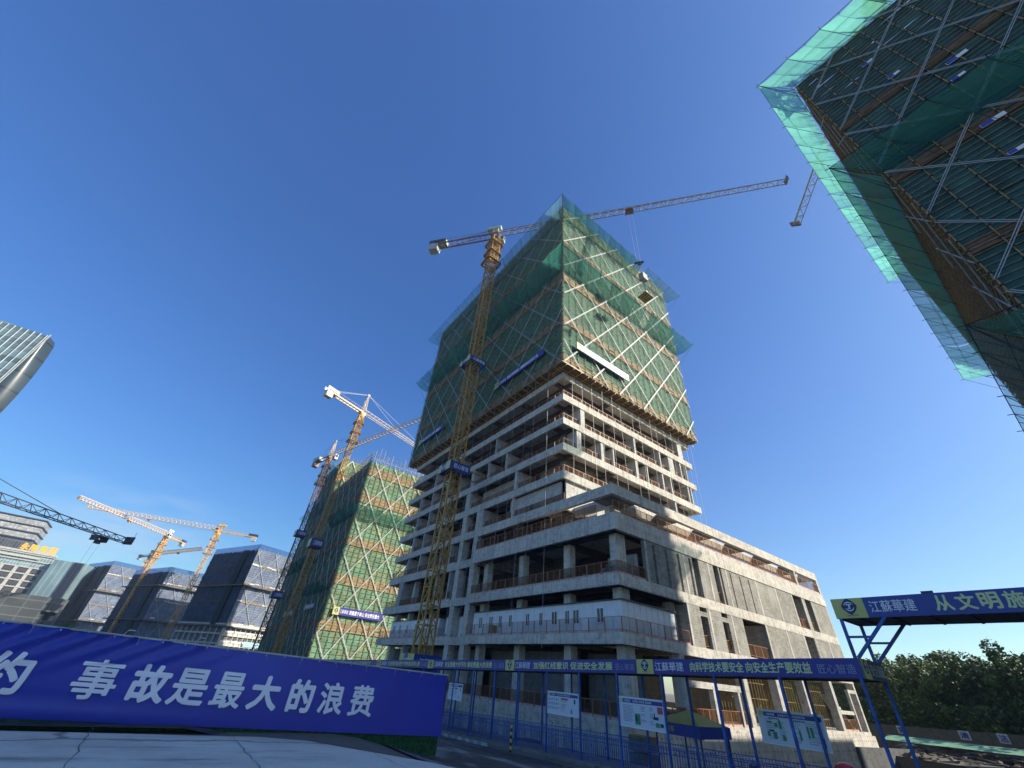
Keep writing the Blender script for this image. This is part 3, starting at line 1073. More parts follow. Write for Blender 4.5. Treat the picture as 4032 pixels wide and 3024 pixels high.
# ------------------------------------------------------------------ guardrails (temporary mesh fences standing on the slab edges)
def guardrail(label, a, b_, z, h=1.2, pw=2.0, kick=True, skip=0.0, group='orange mesh guardrails on the slab edges', frame=ORANGE, mesh=MESH):
    a, b_ = Vector((a[0], a[1], z)), Vector((b_[0], b_[1], z))
    t = thing('guardrail', label, 'guardrail', tuple(a), group)
    L = (b_ - a).length
    d = (b_ - a).normalized()
    nb = max(1, int(round(L / pw)))
    w = L / nb
    fr, ms, kb = MB(), MB(), MB()
    rr = random.Random(int(L * 10 + z))
    Z = Vector((0, 0, 1))
    for i in range(nb):
        if rr.random() < skip:
            continue
        p, q = a + d * (i * w + 0.04), a + d * ((i + 1) * w - 0.04)
        fr.rod(p, p + Z * h, 0.03); fr.rod(q, q + Z * h, 0.03)
        fr.rod(p + Z * h, q + Z * h, 0.03); fr.rod(p + Z * 0.22, q + Z * 0.22, 0.025)
        mm = (p + q) / 2
        fr.rod(mm + Z * 0.2, mm + Z * h, 0.018)
        if h > 1.4:
            fr.rod(p + Z * h * 0.55, q + Z * h * 0.55, 0.02)
        ms.quad(p + Z * 0.22, q + Z * 0.22, q + Z * h, p + Z * h)
        kb.quad(p, q, q + Z * 0.22, p + Z * 0.22)
    mesh_obj('rail_frame', fr, frame, t)
    mesh_obj('mesh_infill', ms, mesh, t)
    if kick:
        mesh_obj('kick_board', kb, KICK, t)
    return t


e = 0.12
guardrail('tall orange mesh guardrail along the shaded edge of the podium roof terrace', (PX0 + e, 29), (PX0 + e, PY1 - 0.2), 16.4, 1.35, 1.9)
guardrail('tall orange mesh guardrail along the sunlit edge of the podium roof terrace', (PX0 + e, PY0 + e), (74.6, PY0 + e), 16.4, 1.35, 1.9)
guardrail('short mesh guardrail at the far right end of the podium roof terrace', (75.4, PY0 + e), (82.7, PY0 + e), 16.4, 1.35, 1.9)
guardrail('brown mesh guardrail on the podium storey above the white cabins, shaded side', (PX0 + e, PY0 + e), (PX0 + e, PY1 - 0.2), 10.5, 1.2)
guardrail('brown mesh guardrail round the corner beside the narrow slits in the block wall', (PX0 + e, PY0 + e), (37.1, PY0 + e), 10.5, 1.2)
guardrail('red and white skirted guardrail in front of the long white cabin', (PX0 + e, PY0 + e), (PX0 + e, PY1 - 0.2), 5.65, 1.25, mesh=MESH_F)
guardrail('guardrail in front of the end wall of the long white cabin', (PX0 + e, PY0 + e), (43.2, PY0 + e), 5.65, 1.25, mesh=MESH_F)
guardrail('guardrail in front of the white cabin behind the main crane mast', (TX0 + e, 60.5), (TX0 + e, TY1 - 0.3), 5.6, 1.25, mesh=MESH_F)
guardrail('guardrail behind the crane mast one storey above its white cabin', (TX0 + e, 60.5), (TX0 + e, TY1 - 0.3), 10.55)
guardrail('guardrail behind the crane mast two storeys above its white cabin', (TX0 + e, 60.5), (TX0 + e, TY1 - 0.3), 15.8)
for i, nm in ((3, 'fifth slab below the scaffold'), (4, 'fourth slab below the scaffold'), (5, 'third slab below the scaffold'), (6, 'second slab below the scaffold'), (7, 'top slab just below the scaffold')):
    z = TL[i][1]
    guardrail('brown guardrail on the shaded edge of the tower, ' + nm, (TX0 + 0.5, TY0 + 0.3), (TX0 + 0.5, TY1 - 1), z, 1.1, 2, False)
    if i > 3:
        guardrail('pale topped guardrail on the sunlit edge of the tower, ' + nm, (TX0 + 0.4, TY0 + 0.5), (TX1 - 1, TY0 + 0.5), z, 1.1, 2, False)
guardrail('orange guardrail on the ground floor edge seen through the blue walkway', (PX0 + e, PY0 + e), (PX0 + e, 56), -0.5, 1.2)
guardrail('sunlit orange guardrail on the ground floor by the white door frame', (PX0 + 0.3, PY0 + e), (52, PY0 + e), -0.5, 1.2)
guardrail('orange guardrail at the foot of the concrete stair', (75.5, PY0 + e), (79.9, PY0 + e), -0.5, 1.2)
guardrail('orange guardrail in the widest opening of the block wall', (54.9, PY0 + 0.3), (60.2, PY0 + 0.3), 5.66, 1.3, 1.8, False)
for (xa, xb, z, w) in ((45.8, 47.1, 5.66, 'leftmost lower window of the block wall'), (50.15, 51.4, 5.66, 'second lower window of the block wall'), (71.5, 74.2, 10.51, 'broad upper window near the right end of the block wall'), (75.5, 77.4, 10.51, 'upper window nearest the right end of the block wall'), (50.5, 51.55, 10.51, 'upper window between two pale posts of the block wall')):
    guardrail('orange guardrail inside the ' + w, (xa, PY0 + 0.3), (xb, PY0 + 0.3), z, 1.2, 1.4, False)


# ------------------------------------------------------------------ white site cabins on the first floor
def window(parent, c, u, n, w, h):
    c, u, n = Vector(c), Vector(u), Vector(n)
    Z = Vector((0, 0, 1))
    fr = MB()
    fr.obox(c + Z * (h / 2), u, n, Z, w / 2 + 0.06, 0.03, 0.04); fr.obox(c - Z * (h / 2), u, n, Z, w / 2 + 0.06, 0.03, 0.04)
    for s in (-1, 0, 1):
        fr.obox(c + u * s * (w / 2), u, n, Z, 0.035, 0.028, h / 2 - 0.04)
    o = mesh_obj('window', fr, WHITE, parent)
    g = MB(); g.obox(c - n * 0.01, u, n, Z, w / 2, 0.012, h / 2)
    mesh_obj('pane', g, GLASSD, o)


def cabin(label, x0, x1, y0, y1, z0, h, wins):
    t = thing('site_cabin', label, 'cabin', (x0, y0, z0), 'white site cabins on the first floor')
    mb = MB(); mb.box(x0, x1, y0, y1, z0, z0 + h)
    wl = mesh_obj('wall', mb, CABIN, t)
    sm = MB()
    x = x0 + 0.9
    while x < x1:
        sm.box(x, x + 0.03, y0 - 0.012, y0, z0 + 0.02, z0 + h - 0.02); x += 0.93
    y = y0 + 1.8
    while y < y1:
        sm.box(x0 - 0.008, x0, y, y + 0.02, z0 + 0.02, z0 + h - 0.02); y += 1.82
    mesh_obj('panel_seam', sm, GREYP, wl)
    mb = MB(); mb.box(x0 - 0.18, x1 + 0.18, y0 - 0.18, y1 + 0.18, z0 + h, z0 + h + 0.09)
    mesh_obj('roof', mb, STEEL_D, t)
    for y in wins:
        window(t, (x0 - 0.03, y, z0 + 1.55), (0, 1, 0), (-1, 0, 0), 0.62 if int(y * 10) % 3 else 0.85, 1.25)
    return t


cabin('long white cabin with many small windows on the first floor of the podium', 33.62, 42.0, 27.35, 52.9, 5.66, 2.75, [30.0, 33.3, 34.6, 36.6, 38.8, 41.2, 44.5, 46.6, 48.6, 51.0])
cabin('short white cabin between the two flush concrete piers', 34.75, 40, 53.9, 62.4, 5.61, 2.75, [57.0, 61.2])
cabin('white cabin on the far left slab behind the crane mast', 34.5, 40, 64.2, 82.6, 5.61, 2.75, [66.5, 69, 72, 75.5, 78.5, 81])
for y, lb in ((56.2, 'white air conditioner on the ledge between the concrete piers'), (60.7, 'white air conditioner left of the second concrete pier')):
    t = thing('air_conditioner', lb, 'air conditioner', (34.0, y, 5.6))
    mb = MB(); mb.box(34.05, 34.4, y - 0.42, y + 0.42, 5.62, 6.25)
    mesh_obj('casing', mb, WHITE, t)
    mb = MB(); mb.rod((34.06, y + 0.1, 5.94), (34.02, y + 0.1, 5.94), 0.23, 14)
    mesh_obj('fan_grille', mb, GLASSD, t)
# a plywood box and block stacks on the edges
t = tag(mesh_obj('plywood_crate', (lambda m_: (m_.box(32.95, 33.5, 47.2, 48.1, 5.66, 6.7), m_.box(32.9, 33.55, 47.15, 48.15, 6.7, 6.76), m_)[-1])(MB()), PLANK, None, (33.2, 47.6, 5.66)), 'yellow plywood crate standing by the guardrail of the long white cabin', 'crate')
for (y, n_, w_) in ((28.0, 4, 'tallest stack of grey blocks beside the podium corner column'), (31.2, 2, 'middle low stack of grey blocks on the podium storey'), (33.3, 2, 'leftmost low stack of grey blocks on the podium storey')):
    mb = MB()
    for k in range(n_):
        for j in range(3):
            if j * 1.1 > (n_ - k) * 0.9:
                continue
            mb.box(33.1, 33.7, y + 0.2 + j * 0.42, y + 0.58 + j * 0.42, 10.51 + k * 0.26, 10.75 + k * 0.26)
    tag(mesh_obj('block_stack', mb, BLOCK_P, None, (33.4, y, 10.5)), w_, 'blocks', 'stacks of grey blocks')

# ------------------------------------------------------------------ scaffold round the tower
sc = thing('tower_scaffold', 'green netted scaffold hung round the upper storeys of the central tower', 'scaffold', (32.2, 33.8, 41))
SX0, SX1, SY0, SY1, SZ0, SZ1 = 32.2, 67.9, 33.8, 88.0, 41.2, 86.8
BANDS = [(41.25, 1.9), (49.9, 1.8), (60.8, 2.2), (72.0, 2.0), (82.6, 2.2)]
NETS = [GREEN_A, GREEN_B, GREEN_C]
scaffold_face(sc, (SX0, SY0), (1, 0), (0, -1), SX1 - SX0, SZ0, SZ1, NETS, [PLANK, PLANK_B], POLE_G, BRACE, BANDS, topfree=0.4, thick=0.04, bracew=0.042, brace2=plain('dull white brace', (0.5, 0.51, 0.49), 0.5, 0.15))
scaffold_face(sc, (SX0, SY0), (0, 1), (-1, 0), SY1 - SY0, SZ0, SZ1, NETS, [PLANK_B, PLANK], POLE_G, BRACE_G, BANDS, topfree=0.4, thick=0.045, bracew=0.042)
mb = MB(); mb.box(SX1 - 0.05, SX1, SY0 + 0.1, SY1, SZ0, SZ1); mb.box(SX0 + 0.1, SX1 - 0.1, SY1 - 0.05, SY1, SZ0, SZ1)
mesh_obj('safety_net', mb, GREEN_A, sc)
# working deck and yellow joists under the scaffold
mb = MB()
mb.box(SX0, SX1, SY0, SY0 + 1.15, 41.0, 41.08); mb.box(SX0, SX0 + 1.15, SY0 + 1.16, SY1, 41.0, 41.08)
mesh_obj('scaffold_deck', mb, PLANK_D, sc)
mb = MB()
x = SX0 + 0.6
while x < SX1:
    mb.box(x - 0.07, x + 0.07, SY0 - 0.25, SY0 + 4.0, 40.80, 40.98); x += 1.6
y = SY0 + 1.6
while y < SY1:
    mb.box(SX0 - 0.25, SX0 + 4.0, y - 0.07, y + 0.07, 40.80, 40.975); y += 1.6
mb.box(SX0 - 0.35, SX0 + 4.2, SY0 - 0.32, SY0 - 0.2, 40.99, 41.14)
mb.box(SX0 - 0.2, SX1 + 0.5, SY0 + 0.9, SY0 + 1.0, 40.68, 40.79)
mb.box(SX0 + 0.9, SX0 + 1.0, SY0 + 1.1, SY1, 40.68, 40.79)
mesh_obj('cantilever_joist', mb, IBEAM, sc)
LR, LL = SX1 - SX0, SY1 - SY0
catch_net(sc, (SX0, SY0), (1, 0), (0, -1), LR, 81.2, 84.0, 3.0, CATCH, s0=0, s1=23.5, e1=0.0)
catch_net(sc, (SX0, SY0), (1, 0), (0, -1), LR, 81.2, 84.0, 3.0, CATCH_P, s0=25.5, s1=LR, e0=0.0)
catch_net(sc, (SX0, SY0), (0, 1), (-1, 0), LL, 81.2, 84.0, 3.0, CATCH_P)
catch_net(sc, (SX0, SY0), (1, 0), (0, -1), LR, 63.6, 67.0, 3.0, CATCH, s0=0, s1=21.5, e1=0)
catch_net(sc, (SX0, SY0), (1, 0), (0, -1), LR, 63.6, 67.0, 3.0, CATCH, s0=23.5, s1=LR, e0=0)
catch_net(sc, (SX0, SY0), (0, 1), (-1, 0), LL, 63.6, 67.0, 3.0, CATCH)

# ropes and cables hanging from the scaffold down the facade
mb = MB()
for k in range(15):
    x = SX0 + 3 + k * 2.3 + rb.uniform(-.6, .6)
    mb.rod((x, TY0 - 0.5 + rb.uniform(-.3, .2), 41.0), (x + rb.uniform(-.3, .3), TY0 - 0.45, 20.6 + rb.uniform(0, 3)), 0.022)
for k in range(17):
    y = SY0 + 3 + k * 2.9 + rb.uniform(-.8, .8)
    mb.rod((TX0 - 1.4 + rb.uniform(-.2, .4), y, 41.0), (TX0 - 1.3, y + rb.uniform(-.3, .3), 1.0 + rb.uniform(0, 14)), 0.02)
mesh_obj('hanging_ropes', mb, GREYP, sc)['kind'] = 'stuff'

# slogan boards hung on it
Z = (0, 0, 1)


def slogan_board(label, P, u, n, s0, s1, z0, z1, text, off=0.75, logo_first=True, film=NAVY, let=LETTER_W):
    c0 = Vector(face_pt(P, u, n, s0, z0, off))
    t = thing('slogan_board', label, 'sign', tuple(c0), 'slogan boards hung on the scaffolds')
    ux, nx_ = Vector((u[0], u[1], 0)), Vector((n[0], n[1], 0))
    h = z1 - z0
    # reading direction: to the right as seen from outside
    L = s1 - s0
    mid = Vector(face_pt(P, u, n, (s0 + s1) / 2, (z0 + z1) / 2, off))
    mb = MB(); mb.obox(mid, ux, nx_, Vector(Z), L / 2, 0.05, h / 2)
    mesh_obj('panel', mb, film, t)
    right = Vector(Z).cross(nx_) * 1.0
    start = mid - right * (L / 2) + nx_ * 0.052 - Vector(Z) * (h / 2)
    mb = MB(); q = h * 0.95
    s_ = start + nx_ * 0.004
    mb.quad(s_, s_ + right * q, s_ + right * q + Vector(Z) * h, s_ + Vector(Z) * h)
    mesh_obj('logo_panel', mb, YELS, t)
    mb = MB(); emblem(mb, s_ + right * q / 2 + Vector(Z) * h * 0.55, right, Z, nx_, h * 0.55)
    mesh_obj('emblem', mb, [INKB, LETTER_W], t)
    mb = MB()
    lettering(mb, '江蘇華建', start + right * (q + 0.15) + Vector(Z) * h * 0.25 + nx_ * 0.006, right, Z, L * 0.16, h * 0.5, 0.01)
    lettering(mb, text, start + right * (q + 0.3 + L * 0.17) + Vector(Z) * h * 0.22 + nx_ * 0.006, right, Z, L * 0.62 , h * 0.56, 0.03)
    mesh_obj('lettering', mb, let, t)
    return t


slogan_board('sunlit white and blue slogan board on the right face of the tower scaffold', (SX0, SY0), (1, 0), (0, -1), 2.4, 15.3, 45.0, 46.4, '强化安全意识责任落实  推进标准化建设', 0.75)
slogan_board('blue slogan board on the shaded face of the tower scaffold right of the crane mast', (SX0, SY0), (0, 1), (-1, 0), 4.0, 18.0, 45.0, 46.3, '精益求精铸精品  精雕细琢创优质工程', 0.6)
slogan_board('blue slogan board on the shaded face of the tower scaffold left of the crane mast', (SX0, SY0), (0, 1), (-1, 0), 38.0, 50.0, 45.0, 46.3, '安全生产人人有责  质量第一', 0.6)

# ------------------------------------------------------------------ near tower scaffold at the upper right
nt_ = thing('near_scaffold', 'dark teal netted scaffold tower overhead in the upper right, seen from below', 'scaffold', (34, -5.3, 0))
NX0, NX1, NY0, NY1, NZ0, NZ1 = 34.0, 75.0, -62.0, -5.3, 1.0, 62.0
NB = [(7, 1.2), (17.2, 1.2), (27.6, 1.2), (37.9, 1.2), (48.5, 1.2)]
NNETS = [GREEN_D, GREEN_E, GREEN_D]
scaffold_face(nt_, (NX0, NY1), (0, -1), (-1, 0), NY1 - NY0, NZ0, NZ1, NNETS, [PLANK_D, PLANK_D], POLE, BRACE_G, NB, braceoff=0.34, thick=0.05, topfree=0.5, brace=6.4, bright=0.2, bracew=0.036)
# end face towards the central tower: open poles over plank decks
mb = MB()
mb.box(NX0 + 0.9, NX1, NY1 - 0.9, NY1 - 0.85, NZ0, NZ1)
mb.box(NX1 - 0.05, NX1, NY0, NY1 - 0.95, NZ0, NZ1)
mb.box(NX0 + 0.1, NX1 - 0.1, NY0, NY0 + 0.05, NZ0, NZ1)
mesh_obj('safety_net', mb, GREEN_D, nt_)
mb = MB()
z = NZ0 + 1
while z < NZ1:
    mb.box(NX0 + 0.1, NX1, NY1 - 0.8, NY1 - 0.05, z, z + 0.06); z += 1.8
mesh_obj('scaffold_deck', mb, PLANK_B, nt_)
mb = MB()
for i in range(27):
    x = NX0 + 0.1 + i * 1.55
    mb.rod((x, NY1, NZ0), (x, NY1, NZ1 + 0.8), 0.04)
    mb.rod((x, NY1 - 0.8, NZ0), (x, NY1 - 0.8, NZ1 + 0.8), 0.04)
z = NZ0
while z < NZ1:
    mb.rod((NX0 - 0.3, NY1 + 0.05, z), (NX1, NY1 + 0.05, z), 0.035); z += 0.6
for k in range(0, 12):
    z = NZ0 + k * 5.2
    mb.rod((NX0, NY1 + 0.12, z), (NX0 + 6.5, NY1 + 0.12, z + 8), 0.05, 4, 1)
    mb.rod((NX0 + 6.5, NY1 + 0.18, z), (NX0, NY1 + 0.18, z + 8), 0.05, 4, 1)
mesh_obj('pole_grid', mb, [POLE, BRACE_G], nt_)
mb = MB()
for z in range(1, 61, 6):
    for i in range(4):
        mb.box(NX0 + 1.2, NX1 - 1, NY0 + 0.1, NY1 - 1.0, z, z + 0.3)
        break
mesh_each('floor_slab', mb, CONC_D, nt_)
mb = MB(); mb.box(NX1 + 0.2, 111, NY0, -8.0, -3, 29.3)  # unseen block, added to shade the basement wall and pit
mesh_obj('unseen_shade_block', mb, GREEN_D, nt_)
NL = NY1 - NY0
for (zi, zo) in ((61.7, 63.6), (39.7, 41.5), (19.3, 21.0)):
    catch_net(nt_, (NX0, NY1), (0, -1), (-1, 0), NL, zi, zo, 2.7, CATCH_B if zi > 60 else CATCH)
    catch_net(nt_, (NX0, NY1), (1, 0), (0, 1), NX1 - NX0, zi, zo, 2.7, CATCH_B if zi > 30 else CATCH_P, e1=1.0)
# little site boards pinned to its net
for k, (z, y, w) in enumerate(((55.3, -9.7, 0), (50.6, -10.0, 0), (46.9, -12.6, 1), (44.6, -11.9, 0), (37.8, -10.6, 1), (33.9, -10.2, 0), (30.7, -12.7, 1), (26.4, -12.4, 0), (44.0, -20.0, 1), (33.0, -19.0, 0))):
    t = thing('site_notice', 'small white and blue notice pinned to the net of the near scaffold tower', 'notice', (33.72, y, z), 'small notices pinned to the near scaffold net')
    a, b_ = (1.3, 0.42) if w else (0.85, 0.36)
    mb = MB(); mb.box(33.70, 33.74, y - a, y, z, z + b_)
    mesh_obj('panel', mb, WHITE, t)
    mb = MB(); mb.box(33.69, 33.699, y - a * 0.5, y - 0.02, z + 0.02, z + b_ - 0.02)
    mesh_obj('blue_field', mb, LETTER_B, t)

# ------------------------------------------------------------------ green scaffold building behind on the left
gb = thing('green_scaffold_building', 'unfinished building wrapped in green net with tan bands, behind the sunlit yellow cathead crane', 'building', (32, 123.3, -3))
GX0, GX1, GY0, GY1 = 32.0, 72.0, 123.3, 150.0
GBANDS = [(7.9, 2.2), (18.6, 2.3), (28.7, 2.3), (41.2, 2.8), (50.0, 2.6)]
GN = [plain('sunlit tone green net', (0.135, 0.25, 0.155), 0.9, 0.25, 0.5), plain('bright sunlit tone green net', (0.15, 0.31, 0.19), 0.9, 0.25, 0.5), plain('sunlit tone tan green net', (0.185, 0.265, 0.15), 0.9, 0.25, 0.5)]  # copies of the green net for sunlit faces, sunlight put into the colours
scaffold_face(gb, (GX0, GY0), (1, 0), (0, -1), GX1 - GX0, -3, 54.5, GN, [PLANK, PLANK_B], POLE, BRACE, GBANDS, pole=1.7, hstep=1.2, brace=6.65, bslope=1.5, couplers=True, thick=0.06, topfree=2.5, bracew=0.05)
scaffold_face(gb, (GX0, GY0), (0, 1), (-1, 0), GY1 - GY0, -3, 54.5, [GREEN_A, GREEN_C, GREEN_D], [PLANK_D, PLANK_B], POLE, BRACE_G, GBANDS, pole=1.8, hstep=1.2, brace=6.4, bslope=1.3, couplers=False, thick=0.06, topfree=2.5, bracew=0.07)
scaffold_face(gb, (GX0, GY1 + 14), (0, 1), (-1, 0), 28.0, 54.5, 69.0, [GREEN_A, GREEN_C, GREEN_D], [PLANK_D, PLANK_B], POLE, BRACE_G, [(60, 2.5)], pole=2.0, hstep=1.2, brace=8, bslope=1.3, couplers=False, thick=0.06, topfree=1.0, bracew=0.07)
scaffold_face(gb, (GX0, GY1), (0, 1), (-1, 0), 42.0, -3, 54.5, [GREEN_A, GREEN_C, GREEN_D], [PLANK_D, PLANK_B], POLE, BRACE_G, GBANDS, pole=2.0, hstep=1.2, brace=8, bslope=1.3, couplers=False, thick=0.06, topfree=1.0, bracew=0.07)
scaffold_face(gb, (GX0, GY1 + 14), (1, 0), (0, -1), GX1 - GX0, 54, 69.0, GN, [PLANK, PLANK_B], POLE, BRACE, [(60, 2.5)], pole=1.7, hstep=1.2, brace=6.65, bslope=1.5, couplers=False, thick=0.06, topfree=1, bracew=0.09)
mb = MB(); mb.box(GX0 + 1, GX1 - 0.2, GY0 + 1, GY1 + 0.3, -3, 53); mb.box(GX0 + 1, GX1 - 0.2, GY1 + 0.5, GY1 + 41.5, -3, 53); mb.box(GX0 + 1, GX1 - 0.2, GY1 + 14.5, GY1 + 41.5, 53.01, 68)
mesh_obj('concrete_storeys', mb, CONC_D, gb)
mb = MB()
for i in range(26):
    for j in range(3):
        x = GX0 + 1.4 + i * 1.5
        mb.rod((x, GY0 + 1.4 + j * 8, 53), (x + rb.uniform(-.1, .1), GY0 + 1.4 + j * 8, 55 + rb.uniform(1, 5.5)), 0.055)
for z in (55.5, 57.0):
    mb.rod((GX0, GY0, z), (GX1, GY0, z), 0.06); mb.rod((GX0, GY0, z), (GX0, GY1, z), 0.06)
mesh_obj('roof_poles', mb, GREYP, gb)
catch_net(gb, (GX0, GY0), (1, 0), (0, -1), GX1 - GX0, 36.6, 39.2, 3.2, CATCH, step=4)
catch_net(gb, (GX0, GY0), (0, 1), (-1, 0), 20, 36.6, 39.2, 3.2, CATCH, step=4, e1=0)
catch_net(gb, (GX0, GY0), (0, 1), (-1, 0), 24, 17.0, 18.6, 3.2, CATCH, step=4)
catch_net(gb, (GX0, GY1), (0, 1), (-1, 0), 42, 27.0, 29.0, 3.2, CATCH, step=4)
catch_net(gb, (GX0, GY1), (0, 1), (-1, 0), 42, 48.0, 50.0, 3.2, CATCH_P, step=4)
catch_net(gb, (GX0, GY1 + 14), (0, 1), (-1, 0), 28, 64.0, 67.0, 3.2, CATCH_P, step=4)
slogan_board('blue slogan board with a yellow end on the sunlit green scaffold building', (GX0, GY0), (1, 0), (0, -1), 2.2, 16.0, 11.4, 13.2, '质量重于泰山 安全责任重大', 0.7, let=LETTER_W)
slogan_board('pale slogan board on the shaded side of the green scaffold building, right one', (GX0, GY0), (0, 1), (-1, 0), 8, 18, 12.8, 14.2, '安全第一 预防为主', 0.7, film=plain('faded sign film', (0.22, 0.24, 0.32)))
slogan_board('pale slogan board on the shaded side of the green scaffold building, left one', (GX0, GY1), (0, 1), (-1, 0), 4, 17, 12.0, 13.6, '安全第一 预防为主', 0.7, film=MATS['faded sign film'])


# ------------------------------------------------------------------ tower cranes
def lattice(mb, a, b_, u, v, w0, w1, seg, r, mi=0, mid=True, closed=True, rd=None):
    """square lattice from a to b_; u, v: unit cross directions; w0, w1 half widths"""
    a, b_, u, v = Vector(a), Vector(b_), Vector(u), Vector(v)
    L = (b_ - a).length
    n = max(1, int(round(L / seg)))
    rd = rd or r * 0.6
    cs = [(-1, -1), (1, -1), (1, 1), (-1, 1)]

    def pt(k, i):
        t = i / n
        w = w0 + (w1 - w0) * t
        c = cs[k]
        return a + (b_ - a) * t + u * c[0] * w + v * c[1] * w
    for k in range(4):
        mb.rod(pt(k, 0), pt(k, n), r, 4, mi)
        k2 = (k + 1) % 4
        for i in range(n):
            mb.rod(pt(k, i), pt(k2, i), rd, 4, mi)
            if i % 2 == 0:
                mb.rod(pt(k, i), pt(k2, i + 1), rd, 4, mi)
            else:
                mb.rod(pt(k2, i), pt(k, i + 1), rd, 4, mi)
    return n


def jib_truss(mb, a, b_, side, w, d0, d1, seg, r, mi=0, top=1):
    """triangular truss: two bottom chords, one top chord"""
    a, b_, side = Vector(a), Vector(b_), Vector(side)
    L = (b_ - a).length
    n = max(2, int(round(L / seg)))
    Zv = Vector((0, 0, 1)) * top

    def p(i, k):
        t = i / n
        c = a + (b_ - a) * t
        if k == 2:
            return c + Zv * (d0 + (d1 - d0) * t)
        return c + side * (w if k else -w)
    for k in range(3):
        mb.rod(p(0, k), p(n, k), r * (1.1 if k == 2 else 1), 4, mi)
    for i in range(n + 1):
        mb.rod(p(i, 0), p(i, 1), r * 0.6, 4, mi)
        if i < n:
            h = (p(i, 2) + p(i + 1, 2)) / 2
            for k in (0, 1):
                mb.rod(p(i, k), h, r * 0.65, 4, mi)
                mb.rod(h, p(i + 1, k), r * 0.65, 4, mi)
            mb.rod(p(i, i % 2), p(i + 1, (i + 1) % 2), r * 0.5, 4, mi)
    for k in (0, 1):
        mb.rod(p(n, k), p(n, 2), r * 0.8, 4, mi)
        mb.rod(p(0, k), p(0, 2), r * 0.8, 4, mi)


